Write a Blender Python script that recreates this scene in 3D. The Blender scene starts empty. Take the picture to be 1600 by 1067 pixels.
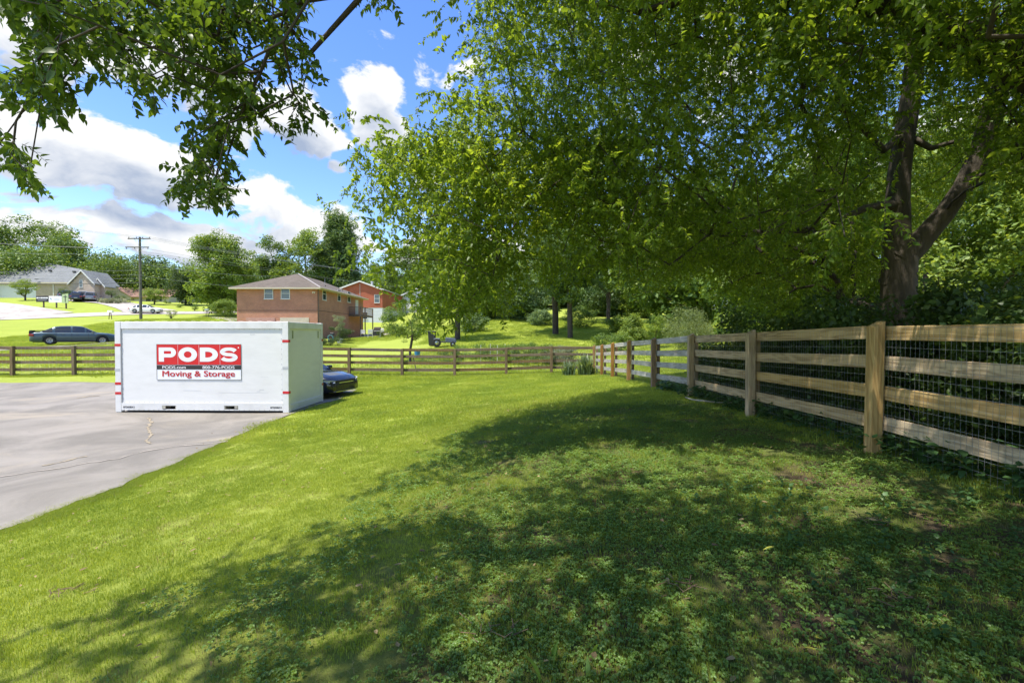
import bpy, math, random
import numpy as np
from mathutils import Vector, Matrix, Euler
R = math.radians
rng = np.random.default_rng(7)
random.seed(7)
S = bpy.context.scene
COL = S.collection

# ------------------------------------------------------------------ camera, sky, sun, exposure
EYE = 1.55; FPX = 711.0; PITCH = R(0.93)
cam = bpy.data.objects.new('camera', bpy.data.cameras.new('camera')); COL.objects.link(cam)
cam.data.sensor_width = 36; cam.data.lens = FPX / 1600 * 36; cam.data.clip_end = 3000; cam.data.clip_start = 0.05
cam.location = (0, 0, EYE); cam.rotation_euler = (R(90) - PITCH, 0, 0)
S.camera = cam
S.view_settings.view_transform = 'Standard'; S.view_settings.look = 'None'
S.view_settings.exposure = 1.47; S.view_settings.gamma = 1; S.view_settings.use_curve_mapping = False
S.cycles.max_bounces = 10; S.cycles.diffuse_bounces = 6; S.cycles.transmission_bounces = 5; S.cycles.glossy_bounces = 2
S.cycles.transparent_max_bounces = 6; S.cycles.caustics_reflective = False; S.cycles.caustics_refractive = False

SUNV = Vector((-0.30, -0.22, 1.0)).normalized()          # towards the sun
sun = bpy.data.objects.new('sun', bpy.data.lights.new('sun', 'SUN')); COL.objects.link(sun)
sun.data.energy = 2.9; sun.data.angle = R(0.55); sun.data.color = (1.0, 0.945, 0.85)
sun.rotation_euler = SUNV.to_track_quat('Z', 'Y').to_euler()
SUN_EL = math.asin(SUNV.z); SUN_AZ = math.atan2(SUNV.x, SUNV.y)

def ray(u, v):
    a = (u - 800) / FPX; b = (533.5 - v) / FPX
    return np.array([a, math.cos(PITCH) + b * math.sin(PITCH), -math.sin(PITCH) + b * math.cos(PITCH)])
def P(u, v, Y):
    d = ray(u, v); return Vector((d[0] / d[1] * Y, Y, EYE + d[2] / d[1] * Y))
def PX(u, Y): return (u - 800) / FPX * Y
def proj(p):
    p = np.atleast_2d(p); x = p[:, 0]; y = p[:, 1]; z = p[:, 2] - EYE
    f = y * math.cos(PITCH) - z * math.sin(PITCH); up = y * math.sin(PITCH) + z * math.cos(PITCH)
    f = np.where(f > 0.05, f, np.nan)
    return 800 + FPX * x / f, 533.5 - FPX * up / f

def make_world():
    w = bpy.data.worlds.new('World'); S.world = w; w.use_nodes = True
    nt = w.node_tree; N = nt.nodes; L = nt.links; N.clear()
    out = N.new('ShaderNodeOutputWorld'); bg = N.new('ShaderNodeBackground'); L.new(bg.outputs[0], out.inputs[0])
    bg.inputs[1].default_value = 0.15
    sky = N.new('ShaderNodeTexSky'); sky.sky_type = 'NISHITA'; sky.sun_disc = False
    sky.sun_elevation = SUN_EL; sky.sun_rotation = SUN_AZ % (2 * math.pi); sky.ozone_density = 1.6; sky.dust_density = 0.3; sky.air_density = 1.0
    tc = N.new('ShaderNodeTexCoord'); G = tc.outputs['Generated']
    def vm(op, a, b=None, s=None):
        n = N.new('ShaderNodeVectorMath'); n.operation = op
        for i, q in ((0, a), (1, b)):
            if q is None: continue
            if isinstance(q, (tuple, list)): n.inputs[i].default_value = q
            else: L.new(q, n.inputs[i])
        if s is not None: n.inputs['Scale'].default_value = s
        return n.outputs['Value'] if op in ('LENGTH', 'DOT_PRODUCT') else n.outputs['Vector']
    def mt(op, a, b=None, c=None, clamp=False):
        n = N.new('ShaderNodeMath'); n.operation = op; n.use_clamp = clamp
        for i, q in ((0, a), (1, b), (2, c)):
            if q is None: continue
            if isinstance(q, (int, float)): n.inputs[i].default_value = q
            else: L.new(q, n.inputs[i])
        return n.outputs[0]
    def noise(vec, sc, det, rough=0.55):
        n = N.new('ShaderNodeTexNoise'); n.inputs['Scale'].default_value = sc; n.inputs['Detail'].default_value = det
        n.inputs['Roughness'].default_value = rough; L.new(vec, n.inputs['Vector']); return n.outputs['Fac']
    # cumulus: (photo column, row, half-width, half-height, strength)
    blobs = [(150, 235, 175, 62, 1.0), (250, 285, 190, 45, .95), (60, 215, 110, 40, .8), (470, 205, 78, 52, .95), (585, 180, 52, 62, 1.0),
             (455, 345, 130, 38, 1.0), (540, 340, 60, 26, .7), (200, 375, 260, 42, .95), (70, 345, 110, 28, .8), (660, 275, 45, 30, .75), (585, 247, 24, 18, .85),
             (395, 308, 22, 9, .9), (40, 45, 170, 60, .85), (250, 110, 150, 90, .7), (360, 175, 110, 80, .75), (527, 270, 24, 12, .7),
             (10, 300, 80, 16, .7), (1080, 120, 120, 90, .7), (1400, 250, 200, 90, .7), (900, 400, 500, 50, .8), (1500, 420, 300, 50, .8)]
    def field(vec):
        acc = None
        for (u, v, hw, hh, st) in blobs:
            c = Vector(ray(u, v)); l = c.length; c.normalize()
            rx = hw / FPX / l * (1 / l if False else 1); rz = hh / FPX / l
            d = vm('SUBTRACT', vec, tuple(c)); d = vm('MULTIPLY', d, (1 / rx, 1 / rx, 1 / rz))
            ln = vm('LENGTH', d)
            b = mt('MULTIPLY', mt('SUBTRACT', 1.25, mt('MULTIPLY', ln, ln), clamp=True), st)
            acc = b if acc is None else mt('MAXIMUM', acc, b)
        # the rest of the sky, beyond the clouds placed above, carries a general scatter of the same cumulus
        sep = N.new('ShaderNodeSeparateXYZ'); L.new(vec, sep.inputs[0])
        flat = vm('MULTIPLY', vec, (1, 1, 2.2))
        gen = noise(flat, 1.9, 2)
        back = mt('MULTIPLY', mt('SUBTRACT', gen, 0.45, clamp=True), 4.0)
        side = mt('SUBTRACT', 0.35, mt('MULTIPLY', sep.outputs['Y'], 1.6), clamp=True)   # behind and beside the view
        return mt('ADD', acc, mt('MULTIPLY', back, side), clamp=False)
    warp = N.new('ShaderNodeTexNoise'); warp.inputs['Scale'].default_value = 5.0; warp.inputs['Detail'].default_value = 3; L.new(G, warp.inputs['Vector'])
    wv = vm('SCALE', vm('SUBTRACT', warp.outputs['Color'], (.5, .5, .5)), s=0.10)
    W = vm('ADD', G, wv)
    sc = vm('MULTIPLY', W, (1, 1, 1.7))
    n1 = noise(sc, 9.0, 9, .58)
    f = field(W)
    dens = mt('ADD', mt('MULTIPLY', f, 0.95), mt('MULTIPLY', mt('SUBTRACT', n1, 0.5), 3.1))
    mask = N.new('ShaderNodeMapRange'); mask.interpolation_type = 'SMOOTHSTEP'
    L.new(dens, mask.inputs[0]); mask.inputs[1].default_value = 0.36; mask.inputs[2].default_value = 0.64
    # cloud shading painted in: grey-blue underside where the density just above is high
    up = vm('ADD', W, (0, 0, 0.05)); up2 = vm('MULTIPLY', up, (1, 1, 1.7))
    n2 = noise(up2, 9.0, 5, .55)
    ab = mt('ADD', mt('MULTIPLY', field(up), 0.9), mt('MULTIPLY', mt('SUBTRACT', n2, 0.5), 2.0))
    sh = N.new('ShaderNodeMapRange'); L.new(ab, sh.inputs[0]); sh.inputs[1].default_value = 0.42; sh.inputs[2].default_value = 1.15
    ramp = N.new('ShaderNodeMix'); ramp.data_type = 'RGBA'; L.new(sh.outputs[0], ramp.inputs[0])
    ramp.inputs[6].default_value = (2.55, 2.58, 2.62, 1); ramp.inputs[7].default_value = (1.0, 1.22, 1.65, 1)
    hs = N.new('ShaderNodeHueSaturation'); hs.inputs['Saturation'].default_value = 1.25; hs.inputs['Value'].default_value = .78; hs.inputs['Hue'].default_value = .514
    L.new(sky.outputs[0], hs.inputs['Color'])
    mx = N.new('ShaderNodeMix'); mx.data_type = 'RGBA'; L.new(mask.outputs[0], mx.inputs[0]); L.new(hs.outputs[0], mx.inputs[6]); L.new(ramp.outputs[2], mx.inputs[7])
    L.new(mx.outputs[2], bg.inputs[0])
    w.cycles.sampling_method = 'MANUAL'; w.cycles.sample_map_resolution = 512
make_world()

# ------------------------------------------------------------------ the lie of the land (thin-plate spline through surveyed points)
ctrl = []
for (u, v, Y) in [(640, 566, 27), (690, 541, 38), (715, 531, 42), (868, 522, 46), (890, 528, 42), (780, 500, 60), (930, 500, 62), (1000, 497, 66),
                  (860, 485, 80), (990, 535, 38), (1080, 527, 38), (545, 528, 58), (515, 541, 45), (540, 552, 34), (110, 539.0, 34.5), (0, 543, 31), (50, 552, 25), (170, 551, 26),
                  (60, 521, 45), (0, 506, 58), (0, 498, 70), (230, 490.5, 80), (338, 489.5, 85), (80, 477, 82), (20, 472, 86), (150, 470, 97), (100, 466, 100), (0, 466, 105),
                  (220, 473, 118), (353, 495, 62), (300, 499, 62), (220, 499, 57), (300, 520, 42),
                  (20, 587.5, 20.2), (546, 586, 22), (711, 587, 22.2), (861, 583, 22.2), (930, 583, 22.4)]:
    p = P(u, v, Y); ctrl.append((p.x, p.y, p.z))
ctrl += [(3.81, 4.75, .31), (3.85, 7.27, .24), (3.93, 9.95, .19), (3.9, 12.5, .07), (3.95, 15.5, -.03), (3.97, 17.8, -.15), (4.0, 20, -.27),
         (0, 0, 0), (0, 2.5, 0), (0, 6, -.05), (-2.4, 2.5, -.2), (-2, 6, -.28), (-5.5, 4.8, -.6), (-5.8, 9, -.62), (-6.17, 12.5, -.65), (-11, 12.6, -.65), (-6.1, 15, -.65), (-11, 15.1, -.65), (-8.5, 14, -.65),
         (-7, 17, -.62), (-12, 18.5, -.50), (-24, 18, -.45), (-20, 12, -.62), (-12, 6, -.66), (-20, 4, -.7), (-5.3, 16, -.62), (-3, 14, -.5), (0, 12, -.22), (0, 16, -.4), (-6, 0, -.5), (-15, -5, -.6),
         (0, -8, .1), (6, 5, .35), (9, 8, .3), (8, 14, .3), (10, 22, .2), (16, 10, .6), (20, 30, 1.2), (30, 50, 3), (8, 0, .4),
         (-26, 50, 1.2), (-21, 50, 1.0), (-30, 50, 1.3), (-30, 65, 1.8), (-21.5, 64, 1.2), (-26, 78, 3.6), (-22, 78, 3.5), (-60, 20, .2), (-60, 120, 9.5), (0, 110, 8.5), (40, 100, 8), (-110, 100, 9.5),
         (-200, 60, 5), (-200, 300, 12), (0, 300, 12), (200, 300, 12), (150, 50, 5), (-100, -60, 0), (100, -60, 0), (-600, 700, 12), (600, 700, 12), (0, 900, 12), (-700, -100, 2), (700, -100, 2), (0, -500, 0)]
ctrl = np.array(ctrl, float)
def tps_k(r2): return np.where(r2 > 1e-9, 0.5 * r2 * np.log(r2 + 1e-12), 0.0)
_n = len(ctrl); _A = np.zeros((_n + 3, _n + 3)); _C = ctrl[:, :2] / 20.0
_d = ((_C[:, None] - _C[None]) ** 2).sum(-1); _A[:_n, :_n] = tps_k(_d) + np.eye(_n) * 2e-3
_A[:_n, _n] = 1; _A[:_n, _n + 1:] = _C; _A[_n, :_n] = 1; _A[_n + 1:, :_n] = _C.T
_W = np.linalg.solve(_A, np.concatenate([ctrl[:, 2], [0, 0, 0]]))
def Gv(x, y):
    q = np.stack([np.asarray(x, float).ravel(), np.asarray(y, float).ravel()], 1) / 20.0
    out = np.empty(len(q))
    for i in range(0, len(q), 20000):
        c = q[i:i + 20000]; r2 = ((c[:, None] - _C[None]) ** 2).sum(-1)
        out[i:i + 20000] = tps_k(r2) @ _W[:_n] + _W[_n] + c @ _W[_n + 1:]
    return out
def G(x, y): return float(Gv([x], [y])[0])
def ground_at(u, v):
    d = ray(u, v); lo, hi = 0.8, 150.0; t = lo
    while t < hi:
        x = d[0] / d[1] * t; z = EYE + d[2] / d[1] * t
        if z <= G(x, t): break
        t *= 1.01
    return (d[0] / d[1] * t, t)

def vnoise(x, y, s=1.0, seed=0):
    x = np.asarray(x, float) * s + seed * 17.3; y = np.asarray(y, float) * s - seed * 9.1
    xi = np.floor(x); yi = np.floor(y); fx = x - xi; fy = y - yi; fx = fx * fx * (3 - 2 * fx); fy = fy * fy * (3 - 2 * fy)
    h = lambda a, b: np.modf(np.abs(np.sin(a * 127.1 + b * 311.7 + seed) * 43758.5453))[0]
    return (h(xi, yi) * (1 - fx) + h(xi + 1, yi) * fx) * (1 - fy) + (h(xi, yi + 1) * (1 - fx) + h(xi + 1, yi + 1) * fx) * fy
def inside(poly, x, y):
    x = np.asarray(x); y = np.asarray(y); c = np.zeros(x.shape, bool); n = len(poly)
    for i in range(n):
        x1, y1 = poly[i]; x2, y2 = poly[(i + 1) % n]
        if y1 == y2: continue
        m = ((y1 > y) != (y2 > y)) & (x < (x2 - x1) * (y - y1) / (y2 - y1) + x1); c ^= m
    return c

# ------------------------------------------------------------------ mesh and material helpers
def tag(o, label=None, cat=None, group=None, kind=None):
    if label: o['label'] = label
    if cat: o['category'] = cat
    if group: o['group'] = group
    if kind: o['kind'] = kind
    return o
def thing(name, label, cat, loc=(0, 0, 0), rz=0, group=None):
    o = bpy.data.objects.new(name, None); COL.objects.link(o); o.location = loc; o.rotation_euler = (0, 0, rz); o.empty_display_size = .2
    return tag(o, label, cat, group)
class MB:
    def __init__(s): s.v = []; s.f = []
    def add(s, vs, fs):
        n = len(s.v); s.v += [tuple(p) for p in vs]; s.f += [tuple(i + n for i in f) for f in fs]; return s
    def box(s, x0, x1, y0, y1, z0, z1):
        return s.add([(x0, y0, z0), (x1, y0, z0), (x1, y1, z0), (x0, y1, z0), (x0, y0, z1), (x1, y0, z1), (x1, y1, z1), (x0, y1, z1)],
                     [(0, 3, 2, 1), (4, 5, 6, 7), (0, 1, 5, 4), (1, 2, 6, 5), (2, 3, 7, 6), (3, 0, 4, 7)])
    def cbox(s, c, d): return s.box(c[0] - d[0] / 2, c[0] + d[0] / 2, c[1] - d[1] / 2, c[1] + d[1] / 2, c[2] - d[2] / 2, c[2] + d[2] / 2)
    def tube(s, pts, rad, n=6, cap=True):
        pts = [Vector(p) for p in pts]; rad = rad if isinstance(rad, (list, tuple)) else [rad] * len(pts); base = len(s.v); ref = None
        for i, p in enumerate(pts):
            t = (pts[min(i + 1, len(pts) - 1)] - pts[max(i - 1, 0)])
            t = t.normalized() if t.length > 1e-9 else Vector((0, 0, 1))
            if ref is None: ref = Vector((0, 0, 1)) if abs(t.z) < .9 else Vector((1, 0, 0))
            a = t.cross(ref).normalized(); b = a.cross(t).normalized()
            for k in range(n):
                an = 2 * math.pi * k / n; s.v.append(tuple(p + (a * math.cos(an) + b * math.sin(an)) * rad[i]))
        for i in range(len(pts) - 1):
            for k in range(n):
                k2 = (k + 1) % n; s.f.append((base + i * n + k, base + i * n + k2, base + (i + 1) * n + k2, base + (i + 1) * n + k))
        if cap: s.f.append(tuple(base + k for k in range(n))[::-1]); s.f.append(tuple(base + (len(pts) - 1) * n + k for k in range(n)))
        return s
    def prism(s, poly, axis, a, b):      # poly in the two other axes, extruded along axis
        n = len(poly)
        def mk(p, t): return {'x': (t, p[0], p[1]), 'y': (p[0], t, p[1]), 'z': (p[0], p[1], t)}[axis]
        vs = [mk(p, a) for p in poly] + [mk(p, b) for p in poly]
        return s.add(vs, [tuple(range(n)), tuple(range(2 * n - 1, n - 1, -1))] + [(i, (i + 1) % n, n + (i + 1) % n, n + i) for i in range(n)])
    def lathe(s, prof, n=16, c=(0, 0, 0)):
        base = len(s.v)
        for (r, z) in prof:
            for k in range(n):
                a = 2 * math.pi * k / n; s.v.append((c[0] + r * math.cos(a), c[1] + r * math.sin(a), c[2] + z))
        for i in range(len(prof) - 1):
            for k in range(n):
                k2 = (k + 1) % n; s.f.append((base + i * n + k, base + i * n + k2, base + (i + 1) * n + k2, base + (i + 1) * n + k))
        return s
    def build(s, name, mat, parent=None, smooth=False, bevel=0, loc=None, rot=None, fix=True):
        me = bpy.data.meshes.new(name); me.from_pydata(s.v, [], s.f); me.update()
        if fix:
            import bmesh
            bm = bmesh.new(); bm.from_mesh(me); bmesh.ops.recalc_face_normals(bm, faces=bm.faces)
            if bevel: bmesh.ops.bevel(bm, geom=bm.edges[:], offset=bevel, segments=1, affect='EDGES', profile=.5, clamp_overlap=True)
            bm.to_mesh(me); bm.free()
        if smooth: me.polygons.foreach_set('use_smooth', [True] * len(me.polygons))
        if mat: me.materials.append(mat)
        o = bpy.data.objects.new(name, me); COL.objects.link(o)
        if parent: o.parent = parent
        if loc: o.location = loc
        if rot: o.rotation_euler = rot
        return o
def np_mesh(name, V, F, mat=None, smooth=False):
    """V (n,3), F (m,k) arrays -> mesh"""
    V = np.asarray(V, np.float32); F = np.asarray(F, np.int32); me = bpy.data.meshes.new(name)
    me.vertices.add(len(V)); me.vertices.foreach_set('co', V.ravel()); k = F.shape[1]
    me.loops.add(F.size); me.loops.foreach_set('vertex_index', F.ravel()); me.polygons.add(len(F))
    me.polygons.foreach_set('loop_start', np.arange(0, F.size, k, dtype=np.int32)); me.polygons.foreach_set('loop_total', np.full(len(F), k, np.int32))
    me.update(calc_edges=True); me.validate()
    if smooth: me.polygons.foreach_set('use_smooth', np.ones(len(F), bool))
    if mat: me.materials.append(mat)
    return me

def srgb(r, g, b):
    f = lambda c: (c / 255 / 12.92) if c / 255 <= .04045 else ((c / 255 + .055) / 1.055) ** 2.4
    return (f(r), f(g), f(b), 1)
def nodes_of(name):
    m = bpy.data.materials.new(name); m.use_nodes = True; nt = m.node_tree; return m, nt.nodes, nt.links, nt.nodes['Principled BSDF']
def mat(name, col, rough=.6, metal=0, var=.12, scale=8, bump=.0, bscale=40, dirt=None, coat=0, coords='Object', stretch=(1, 1, 1), spec=.5):
    """base colour with large and small noise, optional dirt colour and bump"""
    m, N, L, b = nodes_of(name)
    b.inputs['Roughness'].default_value = rough; b.inputs['Metallic'].default_value = metal
    b.inputs['Specular IOR Level'].default_value = spec
    if coat: b.inputs['Coat Weight'].default_value = coat; b.inputs['Coat Roughness'].default_value = .06
    tc = N.new('ShaderNodeTexCoord'); mp = N.new('ShaderNodeMapping'); mp.inputs['Scale'].default_value = stretch
    L.new(tc.outputs[coords], mp.inputs[0])
    n = N.new('ShaderNodeTexNoise'); n.inputs['Scale'].default_value = scale; n.inputs['Detail'].default_value = 6; n.inputs['Roughness'].default_value = .6
    L.new(mp.outputs[0], n.inputs['Vector'])
    cr = N.new('ShaderNodeValToRGB'); c = col[:3]
    cr.color_ramp.elements[0].position = .3; cr.color_ramp.elements[1].position = .7
    cr.color_ramp.elements[0].color = tuple(x * (1 - var) for x in c) + (1,); cr.color_ramp.elements[1].color = tuple(min(1, x * (1 + var)) for x in c) + (1,)
    L.new(n.outputs['Fac'], cr.inputs[0]); last = cr.outputs[0]
    if dirt:
        n2 = N.new('ShaderNodeTexNoise'); n2.inputs['Scale'].default_value = scale * .45; n2.inputs['Detail'].default_value = 8; L.new(mp.outputs[0], n2.inputs['Vector'])
        mr = N.new('ShaderNodeMapRange'); mr.inputs[1].default_value = .5; mr.inputs[2].default_value = .75; mr.inputs[4].default_value = dirt[3]; L.new(n2.outputs['Fac'], mr.inputs[0])
        mx = N.new('ShaderNodeMix'); mx.data_type = 'RGBA'; L.new(mr.outputs[0], mx.inputs[0]); L.new(last, mx.inputs[6]); mx.inputs[7].default_value = tuple(dirt[:3]) + (1,); last = mx.outputs[2]
    L.new(last, b.inputs['Base Color'])
    if bump:
        n3 = N.new('ShaderNodeTexNoise'); n3.inputs['Scale'].default_value = bscale; n3.inputs['Detail'].default_value = 5; L.new(mp.outputs[0], n3.inputs['Vector'])
        bp = N.new('ShaderNodeBump'); bp.inputs['Strength'].default_value = bump; bp.inputs['Distance'].default_value = .02; L.new(n3.outputs['Fac'], bp.inputs['Height']); L.new(bp.outputs[0], b.inputs['Normal'])
    return m
def leaf_mat(name, c1, c2, c3=None, trans=.45, rough=.42, nscale=.5, tcol=None):
    """leaf: diffuse + translucent, colour per leaf and in broad patches"""
    m, N, L, b = nodes_of(name)
    geo = N.new('ShaderNodeNewGeometry'); tc = N.new('ShaderNodeTexCoord')
    n = N.new('ShaderNodeTexNoise'); n.inputs['Scale'].default_value = nscale; n.inputs['Detail'].default_value = 3; L.new(geo.outputs['Position'], n.inputs['Vector'])
    ad = N.new('ShaderNodeMath'); ad.operation = 'MULTIPLY_ADD'; L.new(geo.outputs['Random Per Island'], ad.inputs[0]); ad.inputs[1].default_value = .55
    ns = N.new('ShaderNodeMath'); ns.operation = 'MULTIPLY_ADD'; L.new(n.outputs['Fac'], ns.inputs[0]); ns.inputs[1].default_value = 1.1; ns.inputs[2].default_value = -.33; L.new(ns.outputs[0], ad.inputs[2])
    cr = N.new('ShaderNodeValToRGB'); e = cr.color_ramp.elements; e[0].position = .12; e[1].position = .85; e[0].color = tuple(c1) + (1,); e[1].color = tuple(c2) + (1,)
    if c3: q = e.new(.97); q.color = tuple(c3) + (1,)
    L.new(ad.outputs[0], cr.inputs[0]); L.new(cr.outputs[0], b.inputs['Base Color'])
    b.inputs['Roughness'].default_value = rough; b.inputs['Specular IOR Level'].default_value = .35
    tr = N.new('ShaderNodeBsdfTranslucent'); hs = N.new('ShaderNodeMix'); hs.data_type = 'RGBA'; hs.blend_type = 'MULTIPLY'; hs.inputs[0].default_value = 1
    L.new(cr.outputs[0], hs.inputs[6]); hs.inputs[7].default_value = tuple(tcol or (2.1, 1.75, .8)) + (1,); L.new(hs.outputs[2], tr.inputs[0])
    mx = N.new('ShaderNodeMixShader'); mx.inputs[0].default_value = trans; L.new(b.outputs[0], mx.inputs[1]); L.new(tr.outputs[0], mx.inputs[2])
    L.new(mx.outputs[0], N['Material Output'].inputs['Surface'])
    return m

# ------------------------------------------------------------------ scattering: points + prototypes, one object
def proto(name, me):
    o = bpy.data.objects.new(name, me); return o           # data only, never linked into the scene
_groups = {}
def scatter_group(key, protos):
    if key in _groups: return _groups[key]
    g = bpy.data.node_groups.new('scatter_' + key, 'GeometryNodeTree'); _groups[key] = g
    g.interface.new_socket('Geometry', in_out='INPUT', socket_type='NodeSocketGeometry'); g.interface.new_socket('Geometry', in_out='OUTPUT', socket_type='NodeSocketGeometry')
    N = g.nodes; L = g.links; gi = N.new('NodeGroupInput'); go = N.new('NodeGroupOutput')
    inst = N.new('GeometryNodeInstanceOnPoints'); j = N.new('GeometryNodeJoinGeometry')
    for p in reversed(protos):
        oi = N.new('GeometryNodeObjectInfo'); oi.inputs['Object'].default_value = p; oi.transform_space = 'ORIGINAL'
        gt = N.new('GeometryNodeGeometryToInstance'); L.new(oi.outputs['Geometry'], gt.inputs[0]); L.new(gt.outputs[0], j.inputs[0])
    L.new(gi.outputs[0], inst.inputs['Points']); L.new(j.outputs[0], inst.inputs['Instance']); inst.inputs['Pick Instance'].default_value = True
    def at(nm, ty):
        a = N.new('GeometryNodeInputNamedAttribute'); a.data_type = ty; a.inputs['Name'].default_value = nm; return a.outputs['Attribute']
    L.new(at('idx', 'INT'), inst.inputs['Instance Index'])
    er = N.new('FunctionNodeEulerToRotation'); L.new(at('rot', 'FLOAT_VECTOR'), er.inputs[0]); L.new(er.outputs[0], inst.inputs['Rotation'])
    L.new(at('scl', 'FLOAT_VECTOR'), inst.inputs['Scale']); L.new(inst.outputs[0], go.inputs[0])
    return g
def scatter(name, key, protos, pts, rot, scl, idx, parent=None):
    pts = np.asarray(pts, np.float32); n = len(pts)
    me = bpy.data.meshes.new(name); me.vertices.add(n); me.vertices.foreach_set('co', pts.ravel())
    scl = np.asarray(scl, np.float32); scl = np.repeat(scl[:, None], 3, 1) if scl.ndim == 1 else scl
    a = me.attributes.new('rot', 'FLOAT_VECTOR', 'POINT'); a.data.foreach_set('vector', np.asarray(rot, np.float32).ravel())
    a = me.attributes.new('scl', 'FLOAT_VECTOR', 'POINT'); a.data.foreach_set('vector', scl.astype(np.float32).ravel())
    a = me.attributes.new('idx', 'INT', 'POINT'); a.data.foreach_set('value', np.asarray(idx, np.int32))
    for p in protos[:1]:
        for m in p.data.materials: me.materials.append(m)
    o = bpy.data.objects.new(name, me); COL.objects.link(o)
    if parent: o.parent = parent
    md = o.modifiers.new('scatter', 'NODES'); md.node_group = scatter_group(key, protos)
    return o

# ------------------------------------------------------------------ leaves
def leaf_pts(L, W, fold=.25, droop=.25, simple=False):
    """one pointed leaf along +X, returns verts, tris"""
    if simple:
        V = np.array([(0, 0, 0), (L * .45, W / 2, -.02 * L), (L, 0, -droop * L), (L * .45, -W / 2, -.02 * L)]); return V, np.array([(0, 1, 2), (0, 2, 3)])
    xs = [0, .22, .55, 1.0]; ws = [0, .85, .8, 0]; V = []
    for x, w in zip(xs, ws):
        z = -droop * L * x * x
        if w == 0: V.append((x * L, 0, z))
        else: V += [(x * L, 0, z), (x * L, w * W / 2, z + fold * w * W / 2), (x * L, -w * W / 2, z + fold * w * W / 2)]
    V = np.array(V)   # 0 | 1c 2l 3r | 4c 5l 6r | 7
    T = np.array([(0, 1, 2), (0, 3, 1), (1, 4, 5), (1, 5, 2), (1, 3, 6), (1, 6, 4), (4, 7, 5), (4, 6, 7)])
    return V, T
def rotm(yaw, pitch, roll):
    return np.array((Matrix.Rotation(yaw, 3, 'Z') @ Matrix.Rotation(-pitch, 3, 'Y') @ Matrix.Rotation(roll, 3, 'X')))
def sprig_mesh(name, m_leaf, m_twig, length=.34, nleaf=13, L=.085, W=.036, r=None, simple=False):
    """a hanging twig with alternate leaves; local -Z is down the twig"""
    r = r or random; V = []; F = []; n = 0; MI = []
    pts = [Vector((0, 0, 0))]; d = Vector((r.uniform(.7, 1.0), 0, r.uniform(-.45, .15))).normalized()
    for k in range(5):
        d = (d + Vector((r.uniform(-.2, .2), r.uniform(-.2, .2), -.20))).normalized(); pts.append(pts[-1] + d * length / 5)
    for k in range(len(pts) - 1):
        a, b = pts[k], pts[k + 1]; w = .0022 * (1 - k / 7)
        q = [a + Vector((w, 0, 0)), a + Vector((-w * .5, w, 0)), a + Vector((-w * .5, -w, 0)), b + Vector((w, 0, 0)), b + Vector((-w * .5, w, 0)), b + Vector((-w * .5, -w, 0))]
        V += [tuple(p) for p in q]; F += [(n, n + 1, n + 4), (n, n + 4, n + 3), (n + 1, n + 2, n + 5), (n + 1, n + 5, n + 4), (n + 2, n, n + 3), (n + 2, n + 3, n + 5)]; MI += [1] * 6; n += 6
    for i in range(nleaf):
        t = (i + .6) / nleaf * (len(pts) - 1); k = min(int(t), len(pts) - 2); p = pts[k].lerp(pts[k + 1], t - k)
        yaw = (math.pi / 2 if i % 2 else -math.pi / 2) + r.uniform(-.9, .9); s = r.uniform(.55, 1.2)
        lv, lf = leaf_pts(L * s, W * s * r.uniform(.85, 1.15), r.uniform(.1, .4), r.uniform(.1, .5), simple)
        M = rotm(yaw, R(r.uniform(-70, 5)), r.uniform(-.7, .7)); lv = lv @ M.T + np.array(p)
        V += [tuple(q) for q in lv]; F += [tuple(q + n for q in f) for f in lf]; MI += [0] * len(lf); n += len(lv)
    me = np_mesh(name, V, F); me.materials.append(m_leaf); me.materials.append(m_twig)
    me.polygons.foreach_set('material_index', np.array(MI, np.int32)); return me
def cluster_mesh(name, m, n=70, size=.17, flat=.65, up=.5, seed=0, asp=.6):
    """unit-radius tuft of leaf quads"""
    g = np.random.default_rng(seed); d = g.normal(size=(n, 3)); d /= np.linalg.norm(d, axis=1)[:, None]; rad = g.uniform(.25, 1, n) ** .6
    c = d * rad[:, None]; c[:, 2] *= flat
    nr = d * .5 + g.normal(size=(n, 3)) * .55 + np.array([0, 0, up]); nr /= np.linalg.norm(nr, axis=1)[:, None]
    t = np.cross(nr, g.normal(size=(n, 3))); t /= np.linalg.norm(t, axis=1)[:, None]; b = np.cross(nr, t)
    s = size * g.uniform(.6, 1.25, n)[:, None]
    V = np.stack([c - t * s, c - b * s * asp + nr * s * .15, c + t * s, c + b * s * asp + nr * s * .15], 1).reshape(-1, 3)
    i = np.arange(n) * 4; F = np.concatenate([np.stack([i, i + 1, i + 2], 1), np.stack([i, i + 2, i + 3], 1)])
    return np_mesh(name, V, F, m)

bark = mat('bark', (.085, .068, .048), .9, var=.35, scale=6, bump=1.0, bscale=26, stretch=(1, 1, .35), dirt=(.07, .06, .045, .6))
bark_dark = mat('bark_dark', (.07, .055, .045), .95, var=.3, scale=5, bump=.8, bscale=12)
twig = mat('twig', (.09, .07, .045), .8, var=.2)
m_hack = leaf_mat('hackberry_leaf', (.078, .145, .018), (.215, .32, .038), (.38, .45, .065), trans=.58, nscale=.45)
m_hack2 = leaf_mat('hackberry_leaf_shaded', (.045, .090, .014), (.11, .19, .026), (.20, .27, .038), trans=.48, nscale=.6)  # darker copy of the hackberry leaf: shade put into the colour for near sprigs
rr = random.Random(3)
SPRIG = [proto('sprig', sprig_mesh('sprig', m_hack, twig, rr.uniform(.24, .38), 17, .060, .034, rr)) for _ in range(8)]
SPRIGN = [proto('sprig_near', sprig_mesh('sprig_near', m_hack2, twig, rr.uniform(.16, .26), 13, .056, .031, rr)) for _ in range(6)]

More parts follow.
